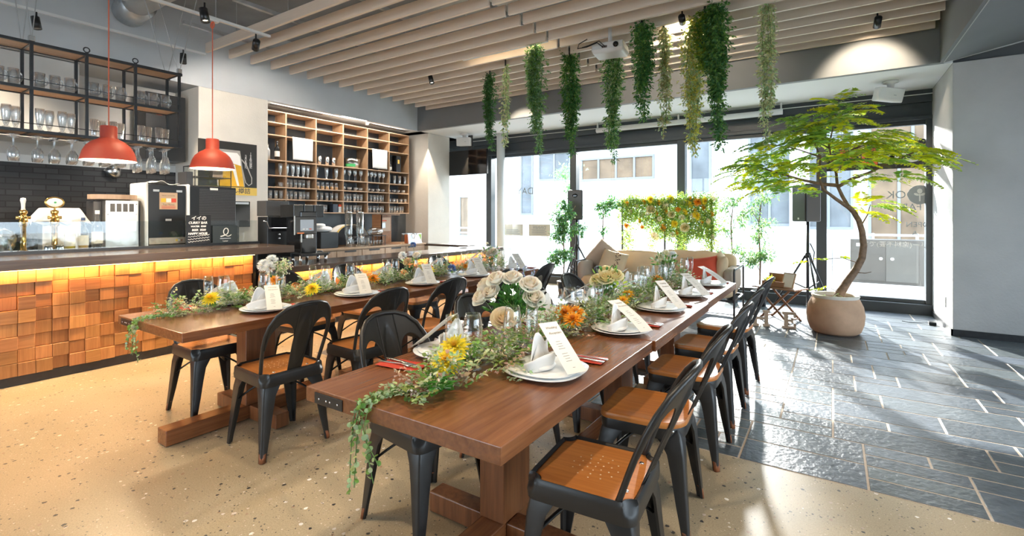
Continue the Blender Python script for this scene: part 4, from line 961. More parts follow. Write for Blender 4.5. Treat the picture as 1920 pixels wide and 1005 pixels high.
def make_chair(kind):
    t = thing('metal_chair', 'x', 'chair', group='black metal dining chairs')
    for sx in (-1, 1):
        for sy in (1, -1):
            l = smooth_by_angle(leg_bm(sx, sy).build('leg', 'chair', t), 50)
            f = M(); e = .2075
            f.loft([[(sx * (e - k - a), sy * (e + .004 - k - b), z) for a, b in ((0, .012), (.012, 0), (.028, .001), (.020, .016), (.001, .028))] for z, k in ((.0035, -.001), (.03, .0015), (.05, .005), (.058, .010))])
            if sy < 0: f.build('foot_cap', 'copper', l, True)
    if kind == 'inset':
        o = []; o2 = []
        h, r, n = .186, .038, 6
        for q in range(4):
            ca, sa = math.cos(q * PI / 2), math.sin(q * PI / 2)
            loc = [(h, h - r - .022), (h - .002, h - r - .008)] + [(h + .004 - r * math.sin(PI / 2 * i / n) - .004, h - r * math.cos(PI / 2 * i / n)) for i in range(n + 1)] + [(h - r - .008, h - .002), (h - r - .022, h)]
            o += [(x * ca - y * sa, x * sa + y * ca) for x, y in loc]
            c_ = h - .04; loc2 = [(h, c_ - .02), (h, c_ - .008)] + [(c_ + .04 * math.cos(PI / 2 * i / n), c_ + .04 * math.sin(PI / 2 * i / n)) for i in range(n + 1)] + [(c_ - .008, h), (c_ - .02, h)]
            o2 += [(x * ca - y * sa, x * sa + y * ca) for x, y in loc2]
        mixo = lambda t_, s_: [(s_ * (a[0] * t_ + b[0] * (1 - t_)), s_ * (a[1] * t_ + b[1] * (1 - t_))) for a, b in zip(o, o2)]
        m = M(); m.loft([[(x, y, z) for x, y in mixo(t_, s_)] for t_, s_, z in ((0, 1.0, .392), (0, 1.012, .415), (.25, 1.01, .428), (.8, 1.008, .442), (1, 1.0, .455), (1, .975, .463), (1, .94, .460), (1, .90, .449))]); smooth_by_angle(m.build('seat_frame', 'chair', t), 55)
        s = M(); seat_ring(s, o, [(.905, .440), (.905, .4545), (.885, .4555)])
        dh = s; dh.mi = 1
        for rr, k in ((0, 1), (.028, 6), (.055, 10), (.08, 12)):
            for i in range(k):
                a = 2 * PI * i / k; dh.lathe([(.0001, .4562), (.0028, .4562), (.0028, .4555)], (rr * math.cos(a), rr * math.sin(a), 0), 8)
        s.build('seat', ['seatwood', 'hole'], t)
        for x in (-.10, .10): M().ell((x, -.135, .456), (.009, .009, .003), 12, 6).build('bolt', 'steel', t, True)
    else:
        o = outline('slab')
        m = M(); m.loft([[(x * s, y * s, z) for x, y in o] for s, z in ((.97, .40), (.985, .43), (.97, .444))]); smooth_by_angle(m.build('seat_frame', 'chair', t), 50)
        s = M(); m2 = [(.985, .4445), (1.0, .450), (1.0, .466), (.985, .471), (.90, .4705), (.80, .466), (.5, .463), (.1, .462)]
        seat_ring(s, o, m2); smooth_by_angle(s.build('seat', 'seatwood', t), 40)
    br = M()
    for sg in (1, -1):
        br.tube([(-.16 + .32 * i / 12, sg * (-.16 + .32 * i / 12), .26 + .11 * math.sin(PI * i / 12)) for i in range(13)], .006, 6, flat=1.6)
    br.build('cross_brace', 'chair', t, True)
    # back: bent sheet with two openings inside a tube hoop
    def bend(u, v, off=0): return (u, -.168 - v * .40 - .06 * v * v + .045 * (abs(u) / .18) ** 2 + off, .45 + v)
    hoop = [(-.168, -.03), (-.172, .03), (-.180, .10), (-.186, .17), (-.186, .23), (-.176, .29), (-.152, .345), (-.112, .383), (-.06, .402)]
    hoop = hoop + [(0, .406)] + [(-u, v) for u, v in reversed(hoop)]
    m = M(); m.tube([bend(u, v) for u, v in hoop], .0105, 10); m.build('back_frame', 'chair', t, True)
    def top(u):
        u = abs(u)
        hp = [(q, w) for q, w in hoop if q >= 0]
        for (u0, v0), (u1, v1) in zip(hp, hp[1:]):
            if u0 <= u <= u1: return v0 + (v1 - v0) * (u - u0) / max(1e-6, u1 - u0)
        return .26
    m = M(); rows = 24
    def patch(us, low):
        vs = []
        for u in us:
            vb = low(abs(u))
            for j in range(rows + 1):
                v = vb + (top(u) - vb) * j / rows
                e = ((u / .034) ** 2 + ((v - .19) / .145) ** 2); off = -.010 * max(0, min(1, (1.12 - e) / .18))
                wsp = .86 + .14 * min(1, max(0, v) / .16)
                vs.append(bend(u * wsp if abs(u) < .0472 else u, v, off))
        m.add(vs, [(i * (rows + 1) + j, (i + 1) * (rows + 1) + j, (i + 1) * (rows + 1) + j + 1, i * (rows + 1) + j + 1) for i in range(len(us) - 1) for j in range(rows)])
    patch([-.047 + .094 * i / 14 for i in range(15)], lambda a: -.015)
    for s in (-1, 1): patch([s * (.047 + .131 * i / 26) for i in range(27)], lambda a: min(top(a) - .012, .150 + .150 * math.sqrt(max(0, 1 - ((a - .108) / .0645) ** 2)) ** .8))
    b = m.build('backrest', 'chair', t, True); solid(b, .005)
    for s in (-1, 1): M().ell(bend(s * .168, -.012, -.012), (.007, .006, .007), 10, 6).build('bolt', 'steel', t, True)
    return t
CH = {'inset': make_chair('inset'), 'slab': make_chair('slab')}
used = set()
CHN = ('nearest', 'second', 'third', 'fourth', 'farthest')
def chair(kind, x, y, rot, i, side, row):
    lab = '%s black metal chair, %s wooden seat, %s side of %s tables' % (CHN[i], 'drilled inset' if kind == 'inset' else 'smooth slab', side, row)
    if kind not in used:
        used.add(kind); c = CH[kind]; c.location = (x, y, 0); c.rotation_euler = (0, 0, rot); c['label'] = lab
    else: c = dup(CH[kind], (x, y, 0), rot, lab)
    if y > 2.95 and x > -4.1: c.location.z = .003
    return c
seats = {
 ('right', 'right-hand'): ([(-.69, 1.585), (-.70, 2.21), (-.70, 2.90), (-.71, 3.50), (-.71, 4.19)], R(90)),
 ('left', 'right-hand'): ([(-1.50, 1.60), (-1.50, 2.28), (-1.49, 2.93), (-1.48, 3.57), (-1.48, 4.22)], R(-90)),
 ('right', 'left-hand'): ([(-2.74, 1.66), (-2.72, 2.27), (-2.72, 2.90), (-2.70, 3.56), (-2.66, 4.24)], R(90)),
 ('left', 'left-hand'): ([(-3.60, 1.69), (-3.66, 2.45), (-3.63, 3.06), (-3.62, 3.68), (-3.62, 4.34)], R(-90)),
}
inset = {('right', 'right-hand', 0), ('right', 'left-hand', 0), ('right', 'left-hand', 1), ('left', 'left-hand', 0), ('left', 'right-hand', 0)}
for (side, row), (pos, rot) in seats.items():
    for i, (x, y) in enumerate(pos):
        chair('inset' if (side, row, i) in inset else 'slab', x, y, rot + (R(-9) if (side, row, i) == ('left', 'right-hand', 0) else R(random.Random(i * 7 + len(side) + len(row)).uniform(-5, 5))), i, side, row)

# ------------------------------------------------------------------ place settings (diner at -y, so +y is the table centre, +x the diner's right)
def plate_round():
    t = thing('dinner_plate', 'x', 'plate', group='white plates')
    M().lathe([(.0001, .004), (.075, .004), (.08, 0), (.088, .002), (.12, .012), (.152, .020), (.153, .023), (.12, .017), (.088, .009), (.0001, .009)], n=40).build('plate', 'white', t, True)
    M().lathe([(.0001, .012), (.07, .012), (.074, .009), (.085, .012), (.110, .019), (.132, .026), (.133, .029), (.108, .023), (.08, .016), (.0001, .016)], n=40).build('upper_plate', 'white', t, True)
    return t
def plate_square():
    t = thing('dinner_plate', 'x', 'plate', group='white plates')
    def sq(m, specs, n=48):
        rings = []
        for r, z in specs:
            rg = []
            for j in range(n):
                a = 2 * PI * j / n + PI / 4; c, s_ = math.cos(a), math.sin(a); e = .62
                x, y = math.copysign(abs(c) ** e, c) * r, math.copysign(abs(s_) ** e, s_) * r
                k = max(0, (math.hypot(x, y) - r) / r) if r > .03 else 0
                rg.append((x, y, z + .030 * k * (r / .14) ** 3))
            rings.append(rg)
        m.loft(rings); return m
    sq(M(), [(.0005, .004), (.08, .004), (.085, 0), (.095, .003), (.148, .014), (.149, .017), (.095, .010), (.0005, .008)]).build('plate', 'white', t, True)
    sq(M(), [(.0005, .0185), (.085, .0185), (.136, .0235), (.137, .026), (.085, .022), (.0005, .022)]).build('upper_plate', 'white', t, True)
    return t
def napkin():
    t = thing('folded_napkin', 'x', 'napkin', group='folded white napkins')
    def cuff(u, v):
        a = R(200) * (u - .5); r = .060 + .012 * v + .004 * math.sin(u * 14)
        h = (.016 + .05 * math.cos(a * .75)) * v
        return (r * math.sin(a) * 1.25, -r * math.cos(a) * .9 + .02, max(.0006, h))
    solid(grid(cuff, 22, 5).build('folded_cuff', 'cloth', t, True), .004)
    def peak(u, v):
        w = .075 * (1 - v) ** .7 + .010
        return ((u - .5) * 2 * w - .012 * v, .035 - .02 * v - .035 * (abs(u - .5) * 2) ** 2 * (1 - v), .001 + .135 * v)
    solid(grid(peak, 12, 10).build('upright_fold', 'cloth', t, True), .004)
    def flap(u, v):
        return ((u - .5) * .14 * (1 - .5 * v) + .045 * v, .015 + .012 * v, .002 + .095 * v + .012 * math.sin(u * 6))
    solid(grid(flap, 10, 8).build('side_fold', 'cloth', t, True), .004)
    m = M(); m.sell((0, .0, .012), (.060, .046, .0115), .8, 18, 8); m.build('napkin_base', 'cloth', t, True)
    return t
def card_pt(u, v, bow):
    s = v; y = -.105 + .19 * s + bow * .05 * s * s; z = .006 + .150 * s * (1 - .18 * bow * s) - .0
    return ((u - .5) * .088, y, z)
def menu_card(bow, words):
    t = thing('menu_card', 'x', 'menu card', group='printed menu cards')
    pr = grid(lambda u, v: card_pt(u, v, bow), 3, 12); pr.mi = 1
    def line(v, u0, u1, h=.0038):
        a, b_ = card_pt(u0, v, bow), card_pt(u1, v, bow); c, d = card_pt(u1, v + h, bow), card_pt(u0, v + h, bow)
        pr.add([(x, y - .0014, z + .0010) for x, y, z in (a, b_, c, d)], [(0, 1, 2, 3)])
    for k in range(9):
        if k == 4: continue
        w = (.22, .30, .26, .34, 0, .28, .32, .24, .30)[k]; line(.60 - k * .047, .5 - w / 2 - .05, .5 + w / 2 - .05)
    line(.10, .44, .56)
    solid(pr.build('card', ['paper', 'ink2'], t, fix=False), .0008)
    if words:
        p0, p1 = Vector(card_pt(.5, .72, bow)), Vector(card_pt(.5, .9, bow)); d = (p1 - p0).normalized(); ang = math.atan2(d.z, d.y)
        for s_, v in (('Wedding', .88), ('Reception', .77)):
            p = card_pt(.5, v, bow)
            text('printed_heading', s_, .0145, 'ink2', t, (p[0] + .004 * (v < .8), p[1] - .002, p[2] + .0016), (ang, 0, 0), .0002, shear=.5)
    return t
def red_napkin():
    t = thing('red_napkin', 'x', 'paper napkin', group='red paper napkins')
    solid(grid(lambda u, v: ((u - .5) * .10, (v - .5) * .20, .002 + .0035 * noise.noise(Vector((u * 3, v * 4, .4))) + .003), 10, 16).build('napkin', 'red', t, True), .002)
    return t
def fork():
    t = thing('fork', 'x', 'fork', group='forks')
    m = M(); m.loft([[(x - w, y, z), (x + w, y, z), (x + w, y, z + .002), (x - w, y, z + .002)] for x, y, z, w in ((0, -.10, .001, .008), (0, -.04, .0025, .005), (0, .02, .006, .0035), (0, .045, .004, .010), (0, .06, .002, .012))])
    for k in range(4): m.loft([[(-.011 + k * .0065, y, z), (-.008 + k * .0065, y, z), (-.008 + k * .0065, y, z + .0015), (-.011 + k * .0065, y, z + .0015)] for y, z in ((.058, .0022), (.08, .003), (.098, .007))])
    m.build('fork', 'steel', t, True); return t
def knife():
    t = thing('knife', 'x', 'knife', group='knives')
    m = M(); m.loft([[(x - w, y, .001), (x + w, y, .001), (x + w, y, .001 + h), (x - w, y, .001 + h)] for x, y, w, h in ((0, -.105, .007, .004), (0, -.06, .0065, .005), (0, -.01, .005, .004), (0, 0, .009, .002), (.001, .06, .010, .0015), (.004, .10, .006, .0012), (.007, .112, .001, .001))])
    m.build('knife', 'steel', t, True); return t
PR = {'round': plate_round(), 'square': plate_square(), 'napkin': napkin(), 'red': red_napkin(), 'fork': fork(), 'knife': knife()}
for b in (0, 1, 2): PR['card%d' % b] = menu_card(b * .5, True)
pused = set()
def place(key, loc, rot, label):
    if key not in pused: pused.add(key); o = PR[key]; o.location = loc; o.rotation_euler = (0, 0, rot); o['label'] = label; return o
    return dup(PR[key], loc, rot, label)
def setting(px, py, rot, i, side, row, kind, bow, rs):
    c, s = math.cos(rot), math.sin(rot); W = lambda a, b, z=0: (px + a * c - b * s, py + a * s + b * c, TZ + .0008 + z)
    sfx = '%s on the %s side of the %s tables' % (CHN[i], side, row)
    jr = rs.uniform(-.08, .08)
    place(kind, W(0, 0), rot + (R(45) + jr * 3 if kind == 'square' and 0 else jr), 'white %s plate, %s' % (kind, sfx))
    hz = .0168 if kind == 'round' else .0225
    place('napkin', W(-.022, .004, hz), rot + jr, 'folded white cloth napkin on plate, %s' % sfx)
    place('card%d' % bow, W(.018, -.052, hz + .004), rot + jr - .45 * (1 if side == 'right' else -.3) + rs.uniform(-.08, .08), 'printed menu card leaning on napkin, %s' % sfx)
    place('red', W(.235, -.04), rot + rs.uniform(-.12, .12), 'red paper napkin under cutlery, %s' % sfx)
    place('knife', W(.222, -.045, .0085), rot + R(-4), 'steel knife on red napkin, %s' % sfx)
    place('fork', W(.250, -.05, .0085), rot + R(5), 'steel fork on red napkin, %s' % sfx)
    for key, a, b in (('wine', .10, .215), ('flute', .20, .19)):
        x, y, z = W(a + rs.uniform(-.02, .02), b + rs.uniform(-.01, .02))
        nm, d, cat = NAME[key]; o = obj(nm, GM['t' + key], None, (x, y, z)); tag(o, '%s, %s' % (d, sfx), cat, '%ss on the tables' % d)
GM['twine'] = gmesh('wine_glass', [(.0001, .002), (.036, .002), (.012, .008), (.004, .02), (.004, .075), (.02, .090), (.038, .125), (.0395, .155), (.034, .20), (.030, .222), (.0285, .222), (.0325, .20), (.038, .155), (.0365, .127), (.018, .094), (.0001, .088)], 'glass', n=28)
GM['tflute'] = gmesh('flute_glass', [(.0001, .002), (.032, .002), (.010, .007), (.0038, .018), (.0038, .06), (.014, .078), (.026, .12), (.029, .17), (.025, .225), (.0237, .225), (.0275, .17), (.0245, .12), (.012, .083), (.0001, .078)], 'glass', n=28)
rs = random.Random(11)
SET = {
 ('right', 'right-hand'): ([(-.93, 1.66), (-.93, 2.46), (-.93, 3.18), (-.92, 3.84), (-.92, 4.54)], R(90), ('square', 'round', 'square', 'round', 'square'), (0, 2, 0, 1, 2)),
 ('left', 'right-hand'): ([(-1.42, 1.65), (-1.42, 2.48), (-1.42, 3.12), (-1.42, 3.82), (-1.42, 4.52)], R(-90), ('round', 'square', 'round', 'square', 'round'), (0, 0, 1, 0, 1)),
 ('right', 'left-hand'): ([(-3.05, 1.76), (-3.05, 2.48), (-3.04, 3.19), (-3.03, 3.92), (-3.03, 4.66)], R(90), ('round', 'square', 'round', 'square', 'round'), (2, 2, 0, 0, 0)),
 ('left', 'left-hand'): ([(-3.53, 1.74), (-3.53, 2.5), (-3.53, 3.2), (-3.53, 3.92), (-3.53, 4.62)], R(-90), ('square', 'round', 'square', 'round', 'square'), (2, 1, 2, 1, 0)),
}
for (side, row), (pos, rot, kinds, bows) in SET.items():
    for i, (x, y) in enumerate(pos): setting(x, y, rot, i, side, row, kinds[i], bows[i], rs)
# ------------------------------------------------------------------ flowers and greenery
def rv(): return Vector((U(-1, 1), U(-1, 1), U(-1, 1)))
def rdir():
    while True:
        v = rv()
        if .05 < v.length < 1: return v.normalized()
def gcol(base, j=.25):
    t = U(1 - j, 1 + j) * 1.35; return (min(.9, base[0] * t * U(.85, 1.15)), min(.9, base[1] * t), min(.9, base[2] * t * U(.8, 1.2)))
PALE = (.34, .45, .22); MID = (.14, .27, .06); DEEP = (.06, .165, .04); SAGE = (.30, .39, .25); LIME = (.34, .42, .05); CREAMG = (.50, .50, .30); DRY = (.40, .27, .20)
def mum(r, c1, c2, petals=20):
    m = M()
    for k, (n, tilt, f) in enumerate(((petals, .15, 1), (petals, .45, .85), (petals - 3, .8, .66), (petals - 6, 1.15, .42))):
        for i in range(n):
            a = 2 * PI * (i + .5 * (k % 2)) / n + U(-.1, .1); t = tilt + U(-.12, .12)
            d = Vector((math.cos(a) * math.cos(t), math.sin(a) * math.cos(t), math.sin(t)))
            c = c1 if k < 3 else c2; v = U(.85, 1.1)
            m.leaf((0, 0, .2 * r + .06 * r * k), d, (0, 0, 1), r * f * U(.85, 1.1), r * .24, tuple(q * v for q in c))
    return m
def rose(r, c1, c2):
    m = M()
    for k, (n, rad, h, lean) in enumerate(((5, .98, .62, .55), (5, .78, .92, .30), (4, .56, 1.02, .12), (3, .34, 1.08, .0), (2, .16, 1.08, -.1))):
        for i in range(n):
            a0 = 2 * PI * (i + .37 * k) / n + U(-.1, .1); w = 2 * PI / n * .68; t = k / 4
            m.cur = tuple((c1[q] * (1 - t) + c2[q] * t) * U(.95, 1.04) for q in range(3))
            vs = []
            for j in range(5):
                v = j / 4
                for s in range(5):
                    u = (s / 4 - .5) * 2; a = a0 + u * w * (1 - .25 * v ** 3)
                    rr = r * rad * (.30 + .70 * math.sin(v * PI / 2)) * (1 + lean * .35 * v * v) + r * .03 * u * u
                    z = r * (h * 1.15 * v * (1 - .12 * u * u) - (lean * .25 * v ** 4))
                    vs.append((rr * math.cos(a), rr * math.sin(a), z))
            m.add(vs, [(j * 5 + s, j * 5 + s + 1, (j + 1) * 5 + s + 1, (j + 1) * 5 + s) for j in range(4) for s in range(4)])
    return m
def ball(r, col, n=150):
    m = M()
    for i in range(n):
        d = rdir(); d.z = abs(d.z) * 1.0 if d.z < -.4 else d.z
        m.leaf(d * r * .35 + Vector((0, 0, r)), d, rdir(), r * .7, r * .16, gcol(col, .3), True)
    return m
YEL = (.98, .80, .05); ORA = (.90, .38, .02); WHT = (.86, .84, .78); CRM = (.84, .74, .58); PCH = (.88, .70, .50); BLU = (.10, .18, .36)
FL = {'yellow': mum(.064, YEL, (.95, .60, .03)), 'orange': mum(.058, ORA, (.7, .22, .02)), 'small_orange': mum(.04, ORA, (.6, .2, .02), 12), 'gold': mum(.046, (.9, .5, .03), ORA, 13)}
FM = {k: v.mesh('bloom_' + k) for k, v in FL.items()}
FM['rose_white'] = rose(.05, WHT, CRM).mesh('bloom_rose', True); FM['rose_cream'] = rose(.055, CRM, (.88, .70, .45)).mesh('bloom_rose_cream', True); FM['rose_yellow'] = rose(.048, (.88, .83, .58), (.88, .74, .36)).mesh('bloom_rose_yellow', True)
FM['peach'] = ball(.038, PCH).mesh('bloom_peach'); FM['white_ball'] = ball(.045, WHT, 260).mesh('bloom_white'); FM['thistle'] = ball(.028, BLU, 170).mesh('bloom_thistle'); FM['beige'] = ball(.045, (.66, .48, .30), 220).mesh('bloom_beige')
for me in FM.values(): me.materials.append(MT['petal'])
def bloom(kind, loc, name, label, cat, group, up=(0, 0, 1), stem=0, sc=1, foot=None, leaves=True):
    t = thing(name, label, cat, loc, group=group)
    q = Vector(up).normalized().to_track_quat('Z', 'Y').to_euler()
    h = obj('flower_head', FM[kind], t); h.rotation_euler = q; h.scale = (sc,) * 3
    if foot is not None:
        f = Vector(foot) - Vector(loc); mid = f * .5 + Vector((0, 0, 0)) + Vector((f.x * -.12, f.y * -.12, 0))
        M().tube([(0, 0, 0), Vector(up).normalized() * -.02, mid, f], .0022, 6).build('stem', 'stem', t)
        if leaves:
            m = M()
            for k in range(5):
                p = f * U(.15, .5); m.leaf(p, rdir() + Vector((0, 0, .2)), (0, 0, 1), U(.04, .065), U(.015, .025), gcol(DEEP))
            m.build('leaves', 'leaf', t, fix=False)
    elif stem:
        m = M()
        for k in range(4): m.leaf((0, 0, -.002), rdir(), (0, 0, 1), .05, .022, gcol(MID))
        m.build('leaves', 'leaf', t, fix=False)
    return t
def garland(name, label, path, n, width, cols, hang, seed):
    random.seed(seed)
    t = thing(name, label, 'garland', path[0], group='table garlands'); o0 = Vector(path[0]); pts = [Vector(p) - o0 for p in path]
    seg = [(pts[i + 1] - pts[i]).length for i in range(len(pts) - 1)]; tot = sum(seg)
    def at(s):
        s *= tot
        for i, l in enumerate(seg):
            if s <= l or i == len(seg) - 1: return pts[i].lerp(pts[i + 1], min(1, s / l))
            s -= l
    m = M(); w2 = M()
    for k in range(n // 9):
        s = rnd(); c = at(s); wd = width * (.75 + .35 * math.sin(s * 23 + seed)) * (.55 if s < .05 else 1)
        base = random.choice(cols); lat = max(-1.5, min(1.5, random.gauss(0, .55)))
        p0 = c + Vector((lat * wd, U(-.03, .03), .006 + max(0, (1 - abs(lat) / 1.6)) * U(0, .075)))
        d0 = (Vector((lat * .8, U(-1, .6), U(-.05, .75)))).normalized(); l0 = U(.05, .11)
        m.tube([p0, p0 + d0 * l0 * .5, p0 + d0 * l0 + Vector((0, 0, -.006))], .0012, 4, False) if 0 else None
        for j in range(9):
            f = j / 8; p = p0 + d0 * l0 * f; p.z = max(.003, p.z); sd = d0.cross(Vector((0, 0, 1))).normalized() * (1 if j % 2 else -1)
            d = (sd + d0 * .6 + rv() * .35).normalized()
            if p.z < .02: d.z = abs(d.z)
            m.leaf(p, d, (0, 0, 1) if rnd() < .7 else rdir(), U(.016, .030) * (1.1 if base in (DEEP, MID) else 1), U(.010, .018), gcol(base, .3))
        if rnd() < .5:
            for j in range(7):
                p = p0 + d0 * l0 * rnd() + rv() * .018; p.z = max(.008, p.z); w2.leaf(p, rdir() + Vector((0, 0, .5)), (0, 0, 1), .014, .009, gcol((.62, .54, .46), .15), True)
    m.build('foliage', 'leaf', t, fix=False); b = w2.build('filler_blossom', 'petal', t, fix=False); b['kind'] = 'stuff'
    vine = M(); vl = M(); vl2 = []
    for h in hang:
        hp = [Vector(q) - o0 for q in h]; vine.tube(hp, .0016, 5)
        for i in range(len(hp) - 1):
            k = max(2, int((hp[i + 1] - hp[i]).length / .011))
            for j in range(k):
                p = hp[i].lerp(hp[i + 1], j / k); d = (Vector((U(-1, 1), U(-1, 1), U(-.5, .3)))).normalized(); l = U(.015, .024)
                vl.disc(p + d * l * .45, (d * .4 + rdir()), l * .42, gcol(random.choice((PALE, SAGE, MID)), .2))
    vine.build('vine_stem', 'stem', t); vl.build('vine_leaves', 'leaf', t, fix=False)
    return t
ZT = TZ + .001
def strand(x, y, zb, dx, ye):
    return [(x + .01, y + .16, ZT + .012), (x, y + .05, ZT + .014), (x - .005, y - .008, ZT + .006), (x - .01, y - .022, ZT - .05), (x - .015 + dx * .4, y - .028, ZT - .05 - (ZT - .05 - zb) * .5), (x - .02 + dx, y - .03, zb)]
rp = [(-1.15, 1.15, ZT), (-1.17, 1.4, ZT), (-1.18, 1.8, ZT), (-1.17, 2.4, ZT), (-1.16, 3.2, ZT), (-1.15, 4.0, ZT), (-1.16, 4.75, ZT)]
rh = [strand(-1.26, 1.06, .46, 0, 0), strand(-1.23, 1.06, .50, .06, 0), strand(-1.285, 1.06, .43, .0, 0), strand(-1.245, 1.06, .56, .1, 0), strand(-1.27, 1.06, .60, -.01, 0), [(-1.28, 1.3, ZT + .02), (-1.24, 1.2, ZT + .01), (-1.17, 1.15, ZT + .01), (-1.09, 1.17, ZT + .008)], [(-1.2, 1.28, ZT + .02), (-1.26, 1.16, ZT + .012), (-1.27, 1.1, ZT + .012)]]
garland('table_garland', 'long leafy garland with flowers along the right-hand table row', rp, 7800, .105, (PALE, PALE, SAGE, SAGE, MID, MID, CREAMG, DRY, (.20, .26, .06)), rh, 5)
lp = [(-3.34, 1.30, ZT), (-3.36, 1.6, ZT), (-3.37, 2.2, ZT), (-3.36, 2.9, ZT), (-3.35, 3.6, ZT), (-3.31, 4.2, ZT), (-3.29, 4.75, ZT)]
lh = [strand(-3.37, 1.18, .53, .03, 0), strand(-3.34, 1.18, .50, .07, 0), strand(-3.40, 1.18, .60, 0, 0), strand(-3.42, 1.18, .55, -.01, 0), strand(-3.36, 1.18, .64, .02, 0), [(-3.3, 1.5, ZT + .015), (-3.36, 1.35, ZT + .012), (-3.40, 1.24, ZT + .01)], [(-3.38, 1.45, ZT + .02), (-3.33, 1.34, ZT + .012), (-3.36, 1.22, ZT + .012)]]
garland('table_garland', 'long leafy garland with flowers along the left-hand table row', lp, 6600, .085, (SAGE, SAGE, PALE, PALE, MID, (.14, .24, .10), CREAMG), lh, 9)
random.seed(21)
m = M()      # dark glossy mint sprig at the near end
for k in range(34):
    a = U(0, 2 * PI); r_ = U(0, .045); d = Vector((math.cos(a), math.sin(a), U(-.1, .5)))
    m.leaf((r_ * math.cos(a), r_ * math.sin(a), U(.01, .06)), d, (0, 0, 1), U(.035, .055), U(.018, .026), gcol((.05, .20, .025), .3))
o = m.build('mint_sprig', 'leaf', fix=False, loc=(-1.11, 1.24, ZT)); tag(o, 'bright green mint sprig at the near end of the right-hand garland', 'leaf sprig')
FG = 'flowers laid in the table garlands'
for kind, x, y, z, lab in (('yellow', -1.185, 1.37, .775, 'large yellow chrysanthemum nearest the end of the right-hand garland'), ('yellow', -1.23, 1.47, .80, 'large yellow chrysanthemum second from the end of the right-hand garland'),
        ('orange', -1.19, 2.32, .795, 'orange chrysanthemum behind the single cream rose on the right-hand garland'), ('orange', -1.10, 2.24, .785, 'orange chrysanthemum beside the second plate on the right-hand garland'), ('orange', -1.15, 2.37, .79, 'deep orange chrysanthemum between two others on the right-hand garland'),
        ('gold', -1.13, 3.12, .795, 'golden flower behind the middle glass vase on the right-hand garland'), ('gold', -1.10, 2.95, .785, 'golden flower in front of the middle glass vase on the right-hand garland'), ('orange', -1.16, 3.86, .805, 'orange daisy farthest along the right-hand garland'),
        ('yellow', -3.30, 1.55, .785, 'yellow chrysanthemum nearest the end of the left-hand garland'), ('yellow', -3.14, 2.16, .785, 'yellow chrysanthemum by the second plate of the left-hand garland'), ('orange', -3.20, 2.77, .79, 'orange flower in the middle of the left-hand garland'), ('small_orange', -3.14, 2.62, .775, 'small orange flower low in the left-hand garland'),
        ('yellow', -3.20, 3.44, .79, 'yellow chrysanthemum by the blue thistle in the left-hand garland'), ('thistle', -3.14, 3.70, .765, 'blue thistle head lying in the left-hand garland'), ('small_orange', -3.20, 4.00, .79, 'small orange flower farthest along the left-hand garland')):
    bloom(kind, (x, y, z + .004), 'thistle_flower' if kind == 'thistle' else 'garland_flower', lab, 'flower', FG, (U(.1, .5), U(-.8, -.3), 1), 1, 1.7 if kind == 'thistle' else U(.95, 1.1))
def vase(name, label, loc, h, r, shape='cyl'):
    t = thing(name, label, 'vase', loc, group='glass flower vases')
    pr = {'cyl': [(.0001, .004), (r * .9, .004), (r, .02), (r, h), (r * .93, h), (r * .92, .02), (.0001, .012)],
          'bottle': [(.0001, .003), (r * .8, .003), (r, .02), (r, h * .45), (r * .45, h * .7), (r * .38, h * .9), (r * .5, h), (r * .44, h), (r * .33, h * .88), (r * .9, h * .44), (.0001, .01)],
          'flare': [(.0001, .004), (r * .6, .004), (r * .65, .02), (r, h), (r * .95, h), (r * .58, .02), (.0001, .012)]}[shape]
    M().lathe(pr, n=28).build('vase', 'glass', t, True)
    return t
# bouquet of white roses
VB = (-1.36, 2.10, ZT); vase('glass_vase', 'glass vase holding the big white rose bouquet on the right-hand tables', VB, .15, .045, 'flare')
def roses(base, spec, group, kind_sc):
    for k, (dx, dy, dz, kind, sc, lab) in enumerate(spec):
        p = Vector(base) + Vector((dx, dy, dz)); bloom(kind, p, 'rose' if 'rose' in kind else 'cut_flower', lab, 'flower', group, (dx * 2.2 + .12, dy * 2.2 - .38, .55 + max(0, dz - .2) * 3), foot=Vector(base) + Vector((dx * .1, dy * .1, .03)), sc=sc)
roses(VB, [(-.15, -.06, .17, 'rose_white', 1.0, 'white rose lowest at the left of the big bouquet'), (-.17, .00, .225, 'rose_white', .95, 'white rose at the upper left edge of the big bouquet'), (-.09, -.02, .26, 'rose_white', 1.0, 'white rose bud upright left of centre in the big bouquet'),
           (-.01, .00, .27, 'rose_white', .95, 'white rose bud upright at the centre of the big bouquet'), (.085, .01, .245, 'rose_white', 1.0, 'white rose at the upper right of the big bouquet'), (.11, .0, .185, 'rose_white', 1.0, 'white rose lower right in the big bouquet'), (-.10, -.05, .20, 'rose_white', .9, 'white rose facing the camera in the left of the big bouquet')], 'white roses in the big bouquet', 1)
m = M()
for k in range(150):
    d = Vector((U(-1, 1), U(-1, 1), U(.1, 1.2))).normalized(); p = Vector((0, 0, .12)) + d * U(.02, .13); m.leaf(p, (d + rv() * .5), rdir(), U(.04, .07), U(.016, .028), gcol((.045, .15, .03), .35))
for k in range(260):
    d = Vector((U(-1, 1), U(-1, 1), U(-.1, .9))).normalized(); p = Vector((.05, -.03, .10)) + d * U(.02, .12); m.leaf(p, (d + rv() * .6), rdir(), U(.02, .03), U(.004, .006), gcol((.10, .22, .05), .35), True)
o = m.build('bouquet_foliage', 'leaf', fix=False, loc=VB); tag(o, 'dark green leaves among the white roses of the big bouquet', 'foliage')
